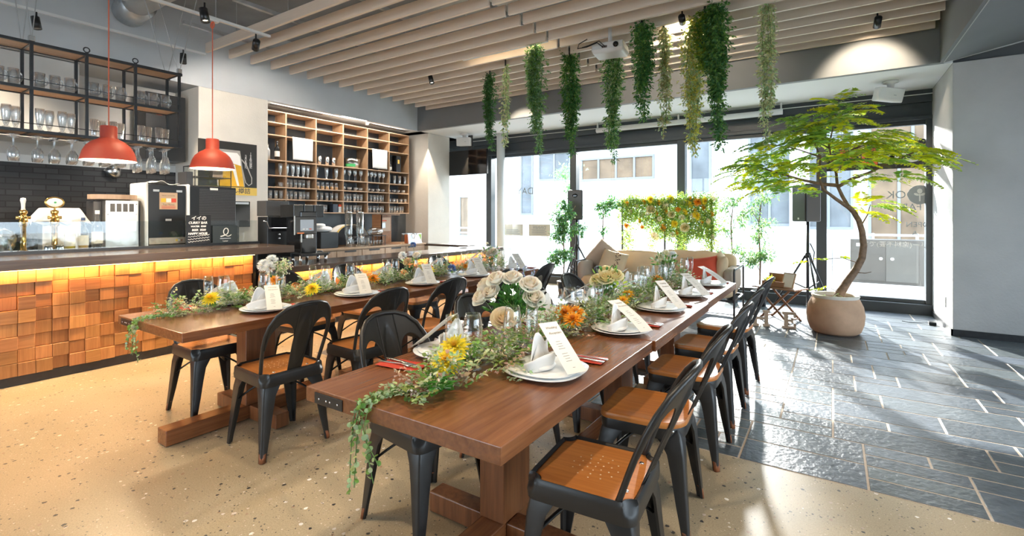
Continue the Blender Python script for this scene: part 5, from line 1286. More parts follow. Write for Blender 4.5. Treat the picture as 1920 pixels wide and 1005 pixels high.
for k, (dx, dy, h) in enumerate(((.0, .03, .36), (.05, .02, .35), (.10, .02, .33), (-.05, .04, .33))):
    t = thing('lavender_sprig', 'grey blue lavender sprig, %s from left, behind the white roses' % OW[(1, 2, 3, 0)[k]], 'lavender', VB, group='lavender sprigs')
    M().tube([(0, 0, .04), (dx * .6, dy * .6, h * .6), (dx, dy, h)], .0015, 5).build('stem', 'stem', t)
    m = M()
    for j in range(40):
        f = j / 40; p = Vector((dx, dy, h)).lerp(Vector((dx * .8, dy * .8, h * .78)), f); m.leaf(p, Vector((U(-1, 1), U(-1, 1), .4)), rdir(), .012, .007, gcol((.24, .27, .40), .2), True)
    m.build('flower_spike', 'petal', t, fix=False)
# single cream rose in a bottle vase
VS = (-1.31, 1.93, ZT); vase('bottle_vase', 'small glass bottle vase holding one cream rose', VS, .10, .034, 'bottle')
bloom('rose_cream', (VS[0] - .005, VS[1], ZT + .105), 'rose', 'single large cream rose in the small bottle vase', 'flower', 'cream rose', (.42, -.62, .70), foot=(VS[0], VS[1], ZT + .02), sc=1.0, leaves=False)
# middle vase right row
VM = (-1.20, 2.95, ZT); vase('glass_vase', 'straight glass vase of yellow white roses midway along the right-hand tables', VM, .15, .042)
roses(VM, [(-.05, -.03, .18, 'rose_yellow', 1.0, 'pale yellow rose at the left in the middle vase'), (.0, -.03, .20, 'rose_yellow', 1.05, 'pale yellow rose at the centre of the middle vase'), (.05, .0, .215, 'rose_yellow', .95, 'pale yellow rose at the upper right of the middle vase'), (-.02, .02, .235, 'rose_yellow', .9, 'pale yellow rose highest in the middle vase')], 'yellow roses in the middle vase', 1)
def sprigs(loc, n, spread, base, lab, cols):
    m = M()
    for k in range(n):
        d = Vector((U(-1, 1), U(-1, 1), U(0, 1.2))).normalized(); p = Vector((0, 0, base)) + d * U(.02, spread); m.leaf(p, (d + rv() * .5), rdir(), U(.025, .045), U(.012, .02), gcol(random.choice(cols), .3))
    for k in range(6):
        d = Vector((U(-.4, .4), U(-.4, .4), 1)); m.cur = (.08, .15, .04); m.tube([(0, 0, .02), d * base, d * base * 1.3], .0015, 4)
    o = m.build('vase_foliage', 'leaf', fix=False, loc=loc); tag(o, lab, 'foliage')
sprigs(VM, 110, .12, .15, 'leaves around the pale yellow roses in the middle vase', (MID, LIME, DEEP))
VF = (-1.22, 4.35, ZT); vase('glass_vase', 'wide clear glass vase at the far end of the right-hand tables', VF, .17, .06, 'flare')
roses(VF, [(-.05, 0, .20, 'peach', 1.2, 'pale peach flower at the left in the far right-hand vase'), (.04, .01, .23, 'white_ball', .9, 'white flower at the right in the far right-hand vase'), (0, -.03, .25, 'peach', 1.0, 'pale peach flower highest in the far right-hand vase')], 'flowers in the far right-hand vase', 1)
sprigs(VF, 120, .13, .17, 'dark green leaves in the far vase of the right-hand tables', (DEEP, MID, SAGE))
# left row vases
V1 = (-3.42, 2.08, ZT); vase('glass_vase', 'glass vase of white flowers nearest on the left-hand tables', V1, .16, .040)
roses(V1, [(-.09, -.03, .20, 'white_ball', 1.15, 'white ruffled flower at the far left of the nearest left-hand vase'), (-.03, -.03, .19, 'white_ball', 1.1, 'white ruffled flower at the middle of the nearest left-hand vase'), (-.06, .0, .235, 'white_ball', 1.05, 'white ruffled flower on top at the left of the nearest left-hand vase'), (.03, -.05, .13, 'small_orange', 1.3, 'orange flower hanging low from the nearest left-hand vase')], 'flowers in the nearest left-hand vase', 1)
m = M()
for k in range(24):
    d = Vector((U(-.2, .8), U(-.4, .6), 1)).normalized(); tp = Vector((0, 0, .15)) + d * U(.06, .14); m.cur = (.12, .24, .07); m.tube([(0, 0, .1), tp], .0012, 4)
    for j in range(12): m.leaf(tp + rv() * .022, rdir(), rdir(), U(.012, .02), .011, gcol(random.choice((PALE, (.45, .48, .30), (.60, .50, .38))), .2), True)
o = m.build('waxflower_spray', 'leaf', fix=False, loc=V1); tag(o, 'pale green spray of tiny blossoms in the nearest left-hand vase', 'foliage')
V2 = (-3.28, 3.30, ZT); vase('glass_vase', 'slim glass vase with a blue thistle midway along the left-hand tables', V2, .13, .032)
roses(V2, [(-.07, -.02, .20, 'white_ball', 1.0, 'white lily-like flower at the left of the middle left-hand vase'), (.01, -.04, .15, 'beige', 1.0, 'beige chrysanthemum at the front of the middle left-hand vase'), (.05, .01, .23, 'rose_white', .7, 'small white rose at the right of the middle left-hand vase'), (0, .02, .31, 'thistle', 1.1, 'blue thistle standing highest in the middle left-hand vase'), (-.03, -.03, .17, 'rose_yellow', .7, 'pale green yellow rose low in the middle left-hand vase')], 'flowers in the middle left-hand vase', 1)
sprigs(V2, 50, .10, .14, 'leaves in the middle vase of the left-hand tables', (MID, PALE, LIME))
V3 = (-3.22, 4.48, ZT); vase('glass_vase', 'glass vase of cream roses at the far end of the left-hand tables', V3, .15, .035)
roses(V3, [(.05, -.02, .19, 'rose_white', 1.0, 'cream rose at the right of the far left-hand vase'), (.01, -.03, .17, 'rose_white', .9, 'cream rose at the centre of the far left-hand vase'), (-.07, .0, .18, 'rose_yellow', .6, 'small pale bud at the left of the far left-hand vase'), (-.05, .0, .28, 'peach', .5, 'small dusky flower highest in the far left-hand vase')], 'flowers in the far left-hand vase', 1)
sprigs(V3, 100, .14, .14, 'long dark leaves in the far vase of the left-hand tables', (DEEP, MID, DRY))
# ------------------------------------------------------------------ hanging plants
HP = [(-4.17, 5.77, 2.28, .07, (DEEP, (.06, .15, .06)), 'dark green', 900), (-3.76, 5.57, 2.25, .055, (CREAMG, PALE), 'pale variegated', 420), (-3.02, 5.15, 2.10, .095, (MID, (.10, .22, .09), (.2, .32, .16)), 'full green', 1500),
      (-2.83, 5.67, 2.10, .10, ((.05, .17, .05), MID, DEEP), 'bushy mid green', 1400), (-2.26, 5.66, 1.98, .11, ((.06, .19, .06), MID, PALE), 'two part green', 1500), (-1.71, 5.15, 2.34, .11, ((.05, .17, .05), MID, DEEP), 'short dense green', 1300),
      (-1.55, 5.40, 2.17, .065, (CREAMG, PALE, (.36, .34, .14)), 'pale olive', 520), (-1.22, 5.34, 1.97, .10, ((.50, .48, .10), PALE, (.55, .52, .22)), 'yellow green', 1200), (-.95, 5.08, 1.97, .11, (DEEP, (.05, .15, .05), MID), 'dark feathery', 1700), (-.53, 5.36, 2.02, .065, (CREAMG, PALE, (.42, .42, .22)), 'long pale variegated', 620), (-1.08, 5.22, 2.75, .12, ((.16, .28, .04), MID, LIME), 'short lime green', 1000)]
for k, (x, y, zb, w_, cols, adj, n) in enumerate(HP):
    random.seed(100 + k); w_ *= 1.45; n = int(n * 1.35)
    t = thing('hanging_plant', '%s hanging plant, %s from the left under the battens' % (adj, OW[(0, 1, 2, 3, 4, 5, 6, 7, 9, 10, 8)[k]]), 'hanging plant', (x, y, 3.40), group='hanging plants under the ceiling battens')
    ln = 3.39 - zb; st_m = M(); lm = M()
    ns = 5 if w_ > .08 else 3
    strands = []
    for s in range(ns):
        a = U(0, 2 * PI); l = ln * (1 if s == 0 else U(.55, .95)); pts = []
        for i in range(9):
            f = i / 8; sp = w_ * .55 * math.sin(min(1, f * 3) * PI / 2)
            pts.append(Vector((sp * math.cos(a) * (1 - .55 * f) + .012 * math.sin(f * 7 + s), sp * math.sin(a) * (1 - .55 * f), .02 - l * f)))
        strands.append(pts); st_m.tube(pts, .0022, 5)
    narrow = k in (4,)
    for i in range(n):
        pts = random.choice(strands); f = rnd() * 7.999; j = int(f); p = pts[j].lerp(pts[j + 1], f - j); fr = f / 8
        ww = w_ * (1.05 - .5 * fr) * (1 if not narrow else (.35 if .48 < -p.z / ln < .58 else 1))
        d = Vector((U(-1, 1), U(-1, 1), U(-1.1, .25))).normalized(); q = p + d * ww * U(.0, .62)
        c = random.choice(cols); L_ = U(.022, .042) if n > 700 else U(.03, .05)
        lm.leaf(q, (d + Vector((0, 0, -.5))), rdir(), L_, L_ * U(.42, .62), gcol(c, .3), n > 1000)
        if n > 700:
            for e in range(3): lm.leaf(q + d * .012 * e + rv() * .012, (d + rv() * .6 + Vector((0, 0, -.4))), rdir(), L_ * .8, L_ * .4, gcol(c, .35), True)
    st_m.build('stems', 'stem', t); lm.build('foliage', 'leaf', t, fix=False)
    M().cyl((0, 0, .0), (0, 0, .10), .012, 8).build('hook', 'darkgrey', t)
# ------------------------------------------------------------------ potted tree by the right pane
random.seed(77)
PT = (.03, 6.68, .003)
t = thing('potted_tree', 'tall spreading tree with bent trunk in a round terracotta pot', 'potted tree', PT)
M().lathe([(.0001, 0), (.21, 0), (.245, .03), (.275, .12), (.283, .21), (.268, .31), (.235, .385), (.225, .40), (.232, .425), (.222, .435), (.205, .425), (.205, .36), (.0001, .35)], n=40).build('pot', 'pot', t, True)
M().lathe([(.226, .398), (.236, .425), (.224, .437), (.204, .428), (.204, .39)], n=40).build('pot_rim', 'potwhite', t, True)
s_ = M(); s_.ell((0, 0, .372), (.205, .205, .022), 24, 8); s_.build('soil', 'soil', t, True)
TY = 0
def P_(x, z, y=0): return Vector((x - PT[0], y, z - PT[2]))
TR = M()
trunk = [P_(.05, .38), P_(.085, .47), P_(.15, .60), P_(.22, .72, .01), P_(.28, .86, .02), P_(.295, 1.0, .02), P_(.28, 1.16, .01), P_(.25, 1.28, 0), P_(.20, 1.38, -.01), P_(.15, 1.44, -.01)]
TR.tube(trunk, [.055, .048, .042, .038, .036, .034, .031, .029, .027, .026], 14)
BR = [[P_(.16, 1.42), P_(.10, 1.55, .02), P_(.05, 1.68, .03), P_(.04, 1.82, .02), P_(0, 1.95, .05), P_(-.03, 2.15, .08), P_(.02, 2.40, .05)],
      [P_(.15, 1.43), P_(.04, 1.52, -.06), P_(-.08, 1.63, -.10), P_(-.13, 1.78, -.12), P_(-.11, 2.0, -.12), P_(-.18, 2.2, -.16)],
      [P_(.05, 1.68, .03), P_(-.1, 1.70, .02), P_(-.29, 1.75, -.05), P_(-.51, 1.83, -.12), P_(-.75, 1.92, -.18)],
      [P_(.05, 1.66, .03), P_(.18, 1.74, -.06), P_(.34, 1.80, -.15), P_(.52, 1.90, -.22), P_(.70, 1.98, -.25)],
      [P_(0, 1.95, .05), P_(.15, 2.06, .12), P_(.34, 2.16, .18), P_(.5, 2.25, .22)],
      [P_(-.03, 2.12, .08), P_(-.22, 2.26, .16), P_(-.42, 2.36, .22)], [P_(-.11, 2.0, -.12), P_(-.35, 2.1, -.25), P_(-.6, 2.16, -.34)],
      [P_(.27, 1.22, 0), P_(.33, 1.34, .05), P_(.36, 1.46, .10)], [P_(.04, 1.82, .02), P_(.1, 1.95, -.2), P_(.2, 2.06, -.38)], [P_(-.29, 1.75, -.05), P_(-.5, 1.72, .12), P_(-.7, 1.78, .25)]]
for b in BR: TR.tube(b, [(.020 if len(b) > 3 else .007) * (1 - .75 * i / (len(b) - 1)) + .002 for i in range(len(b))], 8)
sm = [[P_(.26, .80), P_(.1, .86, -.08), P_(-.1, .84, -.16), P_(-.28, .80, -.22)], [P_(.09, .44), P_(-.02, .52, -.1), P_(-.12, .50, -.18)], [P_(.2, .70), P_(.31, .70, -.05), P_(.36, .72, -.08)]]
for b in sm: TR.tube(b, [.005 - .001 * i for i in range(len(b))], 6)
smooth_by_angle(TR.build('trunk', 'bark', t, True), 60)
LF = M()
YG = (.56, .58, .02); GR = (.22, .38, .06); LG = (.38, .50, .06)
def frond(p, d, l, col, droop=.35):
    d = d.normalized(); sd = d.cross(Vector((0, 0, 1)));
    if sd.length < .1: sd = Vector((1, 0, 0))
    sd.normalize(); n = max(5, int(l / .031)); nv = Vector((U(-.5, .5), U(-1.1, -.1), U(.5, 1)))
    for i in range(n + 1):
        f = i / n; q = p + d * l * f + Vector((0, 0, -droop * l * f * f)); w = l * .34 * math.sin(PI * (.18 + .78 * f)) + .014
        for s in (-1, 1):
            e = (sd * s + d * .55 + Vector((0, 0, -.25 - .2 * f))).normalized(); LF.leaf(q, e, nv + rv() * .5, w * U(.8, 1.15), .029, gcol(col, .25), True)
    LF.cur = (.2, .25, .05); LF.tube([p, p + d * l * .5 + Vector((0, 0, -droop * l * .25)), p + d * l + Vector((0, 0, -droop * l))], .0015, 4)
def spray(c, out, n, spread, l0, l1, yl):
    for k in range(n):
        a = U(0, 2 * PI); o = Vector((math.cos(a), math.sin(a), 0)); p = c + o * U(0, spread) + Vector((0, 0, U(-.03, .05)))
        d = o * .8 + out * .7 + Vector((0, 0, U(-.05, .30)))
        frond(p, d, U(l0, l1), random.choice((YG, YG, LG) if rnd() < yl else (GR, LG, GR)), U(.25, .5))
tips = [(b[-1], 5) for b in BR] + [(b[-2], 3) for b in BR] + [(P_(.04, 2.50, 0), 5), (P_(.0, 2.35, -.2), 4), (P_(-.3, 2.3, -.1), 4), (P_(.3, 2.2, -.05), 4), (P_(-.85, 1.95, -.15), 4), (P_(.78, 1.88, -.2), 4), (P_(-.55, 2.0, 0), 4), (P_(.45, 2.02, 0), 4), (P_(-.2, 1.62, -.15), 3), (P_(.1, 2.15, -.25), 4), (P_(-.45, 1.72, -.2), 3), (P_(-.7, 2.1, .05), 3), (P_(-.35, 1.9, -.3), 4), (P_(.3, 1.98, -.35), 4), (P_(.05, 2.25, .2), 4), (P_(-.6, 1.85, .15), 4), (P_(.6, 2.1, .1), 4), (P_(-.95, 1.88, .1), 3), (P_(-.15, 2.42, .0), 4), (P_(.18, 2.38, .05), 4), (P_(.15, 1.72, -.3), 2), (P_(-.85, 1.72, .0), 3), (P_(-.6, 1.62, -.1), 3), (P_(.1, 1.9, -.3), 4), (P_(-.25, 2.15, -.3), 4), (P_(.35, 1.75, .1), 3), (P_(.62, 1.72, -.1), 2), (P_(-.4, 2.45, .05), 3), (P_(.25, 2.5, .0), 3), (P_(.05, 2.62, 0), 3)]
for c, n in tips:
    o = Vector((c.x - .05, c.y, 0)); o = o.normalized() if o.length > .05 else Vector((0, 0, .3))
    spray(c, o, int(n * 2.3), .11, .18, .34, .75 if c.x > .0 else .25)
for b in sm[:2]:
    for q in b[1:]: frond(q, Vector((U(-1, .3), -.4, .2)), .10, LG); frond(q, Vector((U(-.6, .8), -.4, .3)), .08, YG)
for k in range(26): LF.leaf(P_(.04 + U(-.12, .15), .385, U(-.12, .05)), Vector((U(-1, 1), U(-1, .2), U(.1, .5))), (0, 0, 1), U(.06, .14), .012, gcol((.35, .42, .20), .2))
MT['leaf_gloss'] = leafmat('leaf_gloss', .42, .28); LF.build('foliage', 'leaf_gloss', t, fix=False)
# ------------------------------------------------------------------ slim trees around the sofa
def slim(name, label, x, y, clumps, cols, seed, potm='blackpl', leafn=26, ls=.05):
    random.seed(seed); t = thing(name, label, 'potted tree', (x, y, .003), group='slim potted trees by the window')
    M().lathe([(.0001, 0), (.085, 0), (.11, .20), (.116, .215), (.10, .215), (.095, .17), (.0001, .16)], n=24).build('pot', potm, t, True)
    st_m = M(); lm = M(); top = max(c[2] for c in clumps)
    st_m.tube([(0, 0, .15), (.012, .01, top * .4), (-.01, 0, top * .75), (clumps[-1][0] * .7, clumps[-1][1] * .7, top)], [.013, .011, .009, .004], 8)
    for cx_, cy_, cz_, r_, n in clumps:
        z0 = max(.2, cz_ - r_ * 1.1); st_m.tube([(0, 0, z0), (cx_ * .6, cy_ * .6, cz_ - r_ * .3), (cx_, cy_, cz_)], [.005, .004, .002], 6)
        for k in range(n):
            d = rdir(); p = Vector((cx_, cy_, cz_)) + Vector((d.x, d.y, d.z * .8)) * r_ * U(.15, 1); dd = (d + Vector((0, 0, -.45)) + rv() * .5)
            for e in range(8): lm.leaf(p + rv() * .035, dd + rv() * .8, (0, 0, 1) if rnd() < .5 else rdir(), U(.75, 1.3) * ls, ls * .42, gcol(random.choice(cols), .3), False)
    st_m.build('stem', 'bark', t, True); lm.build('foliage', 'leaf', t, fix=False)
T1 = ((.05, .16, .05), MID, (.10, .24, .12)); T2 = (MID, (.12, .26, .14), PALE)
slim('slim_tree', 'slim leafy tree in front of the left loudspeaker', -3.84, 7.46, [(-.12, -.05, .62, .17, 60), (.05, 0, .68, .14, 45), (-.10, 0, .98, .15, 40), (.03, -.05, 1.10, .2, 80), (-.06, 0, 1.30, .16, 50), (.10, 0, 1.36, .13, 30), (.0, 0, 1.50, .12, 30), (.30, .05, 1.1, .12, 25)], T1, 1)
slim('slim_tree', 'slim tree with a tuft at its top left of the flower stand', -3.32, 7.95, [(-.05, 0, .68, .14, 60), (.06, 0, .74, .12, 40), (.0, 0, 1.08, .09, 12), (-.05, 0, 1.5, .10, 30), (.16, 0, 1.54, .13, 40), (.02, 0, 1.35, .08, 12)], T1, 2)
slim('slim_tree', 'airy pale tree right of the flower stand, farther from the loudspeaker', -1.30, 8.18, [(-.15, 0, .75, .15, 30), (.1, 0, .82, .15, 30), (-.12, 0, 1.15, .18, 30), (.10, 0, 1.3, .2, 36), (-.1, 0, 1.5, .18, 34), (.05, 0, 1.6, .14, 22)], T2, 3, leafn=20, ls=.042)
slim('slim_tree', 'airy pale tree in a black pot behind the folding table', -.90, 8.06, [(-.10, 0, .70, .16, 60), (.08, 0, .76, .14, 50), (0, 0, 1.0, .12, 22), (.05, 0, 1.2, .2, 36), (-.12, 0, 1.4, .16, 30), (.05, 0, 1.6, .18, 34)], T2, 4, ls=.044)
# ------------------------------------------------------------------ flower stand behind the sofa
random.seed(55)
t = thing('flower_stand', 'black frame covered in greenery with yellow and peach flowers behind the sofa', 'flower stand', (-2.28, 8.02, .003))
m = M()
for x in (-.72, .72): m.box(x - .012, -.012, 0, x + .012, .012, 1.6); m.box(x - .02, -.2, 0, x + .02, .2, .02)
m.box(-.72, -.012, 1.58, .72, .012, 1.6); m.box(-.72, -.012, .6, .72, .012, .615); m.box(-.012, -.012, .62, .012, .012, 1.58)
m.build('frame', 'black', t)
lm = M(); pts = []
def addleaf(x, z, n, r, cols, sz=.04):
    for k in range(int(n * 1.5)):
        p = Vector((x + random.gauss(0, r), random.gauss(-.02, .05), z + random.gauss(0, r)))
        for e in range(3): lm.leaf(p + rv() * .025, rdir() + Vector((0, -.5, -.2)), rdir(), U(.7, 1.3) * sz, sz * .42, gcol(random.choice(cols), .35), True)
SC = (MID, LIME, (.18, .30, .06), (.30, .38, .12))
for i in range(30):
    x = -.70 + 1.45 * i / 29; addleaf(x, 1.56 + U(-.03, .05), 34, .055, SC)
    dep = .30 if x < -.35 else (.62 if x > -.15 else .42)
    for j in range(int(dep / .09)): addleaf(x, 1.48 - j * .09, 20, .06, SC)
for x, z0, z1 in ((-.66, 1.4, .62), (-.58, 1.2, .7), (-.2, 1.1, .72), (.22, 1.05, .62), (.30, 1.0, .6), (.66, 1.45, .62), (.72, 1.2, .66)):
    k = int((z0 - z1) / .05)
    for j in range(k): addleaf(x + .03 * math.sin(j), z0 - j * .05, 9, .045, SC + ((.4, .42, .1),))
addleaf(-.95, 1.58, 40, .07, T1)
lm.build('foliage', 'leaf', t, fix=False)
FS = [('gold', -.62, 1.53), ('peach', -.5, 1.46), ('gold', -.33, 1.55), ('gold', -.08, 1.54), ('yellow', .10, 1.60), ('peach', .28, 1.52), ('orange', .52, 1.54), ('peach', .72, 1.57), ('peach', -.40, 1.34), ('gold', .03, 1.40), ('rose_yellow', .14, 1.34), ('peach', .27, 1.28), ('peach', .40, 1.30), ('gold', .58, 1.22),
      ('orange', -.02, 1.14), ('yellow', .12, 1.20), ('yellow', .17, 1.20), ('rose_yellow', .34, 1.14), ('small_orange', -.62, 1.16), ('small_orange', -.34, 1.14), ('peach', -.16, 1.24), ('rose_yellow', -.15, .98), ('peach', .70, .98), ('gold', .60, 1.45), ('yellow', .38, 1.50), ('rose_yellow', -.2, 1.42), ('gold', .48, 1.40), ('peach', -.05, 1.28), ('gold', .72, 1.35), ('small_orange', .24, 1.42), ('yellow', -.22, 1.58), ('gold', .40, 1.60), ('peach', -.60, 1.40), ('yellow', .62, 1.56), ('rose_yellow', .0, 1.50), ('peach', .52, 1.12), ('yellow', -.42, 1.24), ('gold', .20, 1.06), ('peach', .08, 1.02), ('yellow', .50, 1.32), ('peach', -.28, 1.36), ('gold', -.12, 1.36), ('rose_yellow', .66, 1.24), ('yellow', .32, 1.38)]
for k, (kind, x, z) in enumerate(FS):
    o = obj('flower', FM[kind], t, (x, -.10, z)); o.rotation_euler = (R(75) + U(-.3, .3), U(-.4, .4), U(0, 3)); o.scale = (U(1.1, 1.45),) * 3
# ------------------------------------------------------------------ sofa corner and small furniture
random.seed(31)
t = thing('sofa', 'beige fabric sofa on a black steel frame in front of the window', 'sofa', (-2.2, 7.28, .003))
m = M()
for x in (-1.14, 1.14):
    y0, y1 = -.42, .36
    m.tube([(x, y0, 0), (x, y0, .60), (x, y0 + .03, .625), (x, y1 - .03, .625), (x, y1, .60), (x, y1, 0)], .014, 8); m.box(x - .012, y0, .20, x + .012, y1, .225)
m.box(-1.14, -.42, .20, 1.14, -.395, .225); m.box(-1.14, .335, .20, 1.14, .36, .225); m.box(-1.14, .345, .60, 1.14, .36, .622)
m.build('frame', 'black', t)
M().sell((0, -.04, .32), (1.10, .38, .10), .28, 40, 14).build('seat_cushion', 'sofa', t, True)
def wrinkle(mm, a, f): mm.v = [(x + a * noise.noise(Vector((x, y, z)) * f), y + a * noise.noise(Vector((x + 9, y, z)) * f), z + a * noise.noise(Vector((x, y + 9, z)) * f)) for x, y, z in mm.v]; return mm
rt = Matrix.Rotation(R(-14), 3, 'X')
wrinkle(M().sell((-.48, .26, .57), (.56, .10, .21), .45, 40, 20, rt), .03, 5).build('back_cushion', 'sofa', t, True)
wrinkle(M().sell((.50, .26, .59), (.56, .10, .22), .45, 40, 20, rt), .03, 5).build('back_cushion', 'sofa', t, True)
for s in (-1, 1): wrinkle(M().sell((s * 1.06, -.03, .47), (.075, .36, .16), .5, 24, 16), .012, 6).build('arm_cushion', 'sofagrey', t, True)
def cushion(name, label, loc, w_, h, mt, rx, rz, roll=0):
    t = thing(name, label, 'cushion', loc, group='sofa cushions')
    rm = (Matrix.Rotation(rz, 3, 'Z') @ Matrix.Rotation(rx, 3, 'X') @ Matrix.Rotation(roll, 3, 'Y'))
    m = M(); rings = []; n = 16; vs = []
    for s in (1, -1):
        for j in range(n + 1):
            for i in range(n + 1):
                u, v = i / n * 2 - 1, j / n * 2 - 1; th = .075 * ((1 - u ** 4) * (1 - v ** 4)) ** .6; pin = 1 - .10 * (1 - abs(u * v)) * 1
                vs.append(rm @ Vector((u * w_ / 2 * (1 - .07 * (1 - v * v) * 0 - .06 * (v * v) * (1 - abs(u)) * 0), s * th, v * h / 2 * (1 - .07 * (1 - u * u)))))
    m.add(vs, [tuple(b * (n + 1) ** 2 + q for q in (j * (n + 1) + i, j * (n + 1) + i + 1, (j + 1) * (n + 1) + i + 1, (j + 1) * (n + 1) + i)) for b in (0, 1) for j in range(n) for i in range(n)])
    o = m.build('cushion', mt, t, True)
    bm = bmesh.new(); bm.from_mesh(o.data); bmesh.ops.remove_doubles(bm, verts=bm.verts, dist=.0008); bmesh.ops.recalc_face_normals(bm, faces=bm.faces); bm.to_mesh(o.data); bm.free()
    return t
cushion('taupe_cushion', 'taupe cushion standing on its corner at the left end of the sofa', (-3.06, 7.36, .66), .46, .46, 'sofagrey', R(-14), R(20), R(38))
c = cushion('patterned_cushion', 'pale cushion with a dark leafy stripe near the left end of the sofa', (-2.84, 7.18, .60), .40, .40, 'sofa', R(-24), R(12), R(14))
m = M()
for k in range(26): p = Vector((U(-.04, .04) + .05, -.082 + .0, -.17 + k * .0135)); m.ell(p, (U(.006, .016), .004, U(.005, .012)), 8, 6)
o = m.build('printed_stripe', 'bark', c); o.rotation_euler = (R(-24), R(14), R(12))
cushion('coral_cushion', 'coral red cushion at the right end of the sofa', (-1.50, 7.02, .575), .44, .40, 'redfab', R(-20), R(-14), R(-10))
cushion('beige_cushion', 'beige cushion leaning on the right sofa arm', (-1.28, 7.12, .62), .40, .42, 'sofa', R(-10), R(-68), R(8))
# loudspeakers on tripods
def tripod(name, label, x, y, top, rz):
    t = thing(name, label, 'speaker stand', (x, y, .003), rz, 'loudspeaker stands')
    M().cyl((0, 0, .02), (0, 0, top), .019, 14).build('pole', 'black', t, True); M().cyl((0, 0, .74), (0, 0, .82), .034, 14).build('collar', 'black', t, True); M().cyl((0, 0, .30), (0, 0, .35), .028, 14).build('lower_collar', 'black', t, True)
    for k in range(3):
        a = 2 * PI * k / 3 + .3; d = Vector((math.cos(a), math.sin(a), 0))
        M().tube([d * .03 + Vector((0, 0, .78)), d * .44 + Vector((0, 0, .015))], .014, 10).build('leg', 'black', t, True)
        M().tube([d * .025 + Vector((0, 0, .33)), d * .22 + Vector((0, 0, .41))], .009, 8).build('brace', 'black', t, True)
    M().tube([(.02, -.02, top - .3), (.06, -.05, top - .42), (.04, -.05, top - .56), (.02, -.02, top - .45)], .008, 6).build('coiled_cable', 'blackpl', t)
def speaker(name, label, x, y, z, rz, w_, h):
    t = thing(name, label, 'loudspeaker', (x, y, z), rz, 'loudspeakers on tripods')
    m = M(); m.loft([[(-w_ / 2, -.13, zz), (w_ / 2, -.13, zz), (w_ / 2 - .06, .13, zz), (-w_ / 2 + .06, .13, zz)] for zz in (0, h)]); m.build('cabinet', 'blackpl', t, bevel=.018, seg=3)
    M().box(-w_ / 2 + .02, -.137, .02, w_ / 2 - .02, -.129, h - .02).build('grille', 'darkgrey', t, bevel=.004); M().box(-.014, -.139, .03, .014, -.1365, .055).build('badge', 'whitepl', t); M().ell((0, -.138, h - .10), (.05, .004, .035), 16, 8).build('horn', 'blackgl', t, True)
tripod('speaker_stand', 'black tripod stand at the left carrying the loudspeaker behind a slim tree', -3.84, 7.98, 1.26, 0); speaker('loudspeaker', 'black loudspeaker on the left tripod, by the left window post', -3.84, 7.98, 1.262, R(12), .28, .53)
tripod('speaker_stand', 'black tripod stand at the right carrying the loudspeaker by the potted tree', -.28, 7.89, 1.25, .6); speaker('loudspeaker', 'black loudspeaker on the right tripod, behind the potted tree crown', -.28, 7.89, 1.252, R(-52), .30, .52)
# folding table, crate, letters
t = thing('folding_table', 'small folding wooden table with crossed legs beside the potted tree', 'table', (-.56, 7.10, .003), R(-24))
for k in range(6): M().box(-.27, -.17 + k * .058, .405, .27, -.118 + k * .058, .42).build('slat', 'stoolwood', t, bevel=.002)
for y in (-.15, .15):
    for s in (-1, 1): M().bx((0, y + s * .011, .20), (.024, .018, .56), Matrix.Rotation(R(44) * s, 3, 'Y')).build('leg', 'stoolwood', t, bevel=.002)
for s in (-1, 1): M().cyl((s * .17, -.15, .03), (s * .17, .15, .03), .010, 8).build('rung', 'stoolwood', t)
t = thing('wooden_crate', 'small open wooden crate on the folding table', 'crate', (-.60, 7.13, .4245), R(-24))
for q in ((-.14, -.09, 0, .14, -.08, .07), (-.14, .08, 0, .14, .09, .16), (-.14, -.08, 0, -.13, .08, .07), (.13, -.08, 0, .14, .08, .07), (-.13, -.08, 0, .13, .08, .01)): M().box(*q).build('side_board', 'stoolwood', t, bevel=.002)
bloom('yellow', (-.66, 7.06, .50), 'crate_flower', 'yellow flower lying in the wooden crate', 'flower', 'crate flower', (-.2, -.8, .6), 1, .9)
t = thing('framed_notice', 'pale framed card leaning on the wooden crate', 'framed card', (-.47, 6.985, .4245), R(-30)); b = M().bx((0, .03, .095), (.16, .012, .20), Matrix.Rotation(R(-22), 3, 'X')).build('frame', 'shelfwood', t, bevel=.002); M().bx((0, .0228, .0975), (.13, .002, .17), Matrix.Rotation(R(-22), 3, 'X')).build('card', 'paper', b)
sprigs((-.68, 7.10, .46), 30, .06, .04, 'green sprigs in the wooden crate on the folding table', (MID, LIME))
def letter(ch, x, y, rz, lab):
    t = thing('wooden_letter', lab, 'letter', (x, y, .003), rz, 'wooden letters on the floor'); m = M(); h = .19; d = .02
    B = lambda a, z0, b, z1: m.box(a, -d, z0, b, d, z1)
    if ch == 'H':
        for s in (-1, 1): B(s * .06 - .018, .028, s * .06 + .018, h - .028); B(s * .06 - .036, 0, s * .06 + .036, .028); B(s * .06 - .036, h - .028, s * .06 + .036, h)
        B(-.042, .08, .042, .108)
    else:
        B(-.055, .028, -.018, h - .028); B(-.075, 0, .065, .028); B(-.075, h - .028, .065, h); B(-.018, .082, .035, .106); B(.045, .028, .065, .062); B(.045, h - .062, .065, h - .028); B(.020, .066, .036, .082); B(.020, .106, .036, .122)
    m.build('letter', 'shelfwood', t, bevel=.0015)
letter('H', -.72, 6.58, R(16), 'wooden slab serif letter H standing on the slate by the folding table'); letter('E', -.42, 6.62, R(16), 'wooden slab serif letter E standing on the slate by the folding table')
t = thing('black_bin', 'small black bin on the slate behind the left chairs', 'bin', (-3.62, 7.30, .003)) ; M().lathe([(.0001, 0), (.09, 0), (.11, .24), (.102, .24), (.085, .01), (.0001, .01)], n=24).build('body', 'blackpl', t, True)
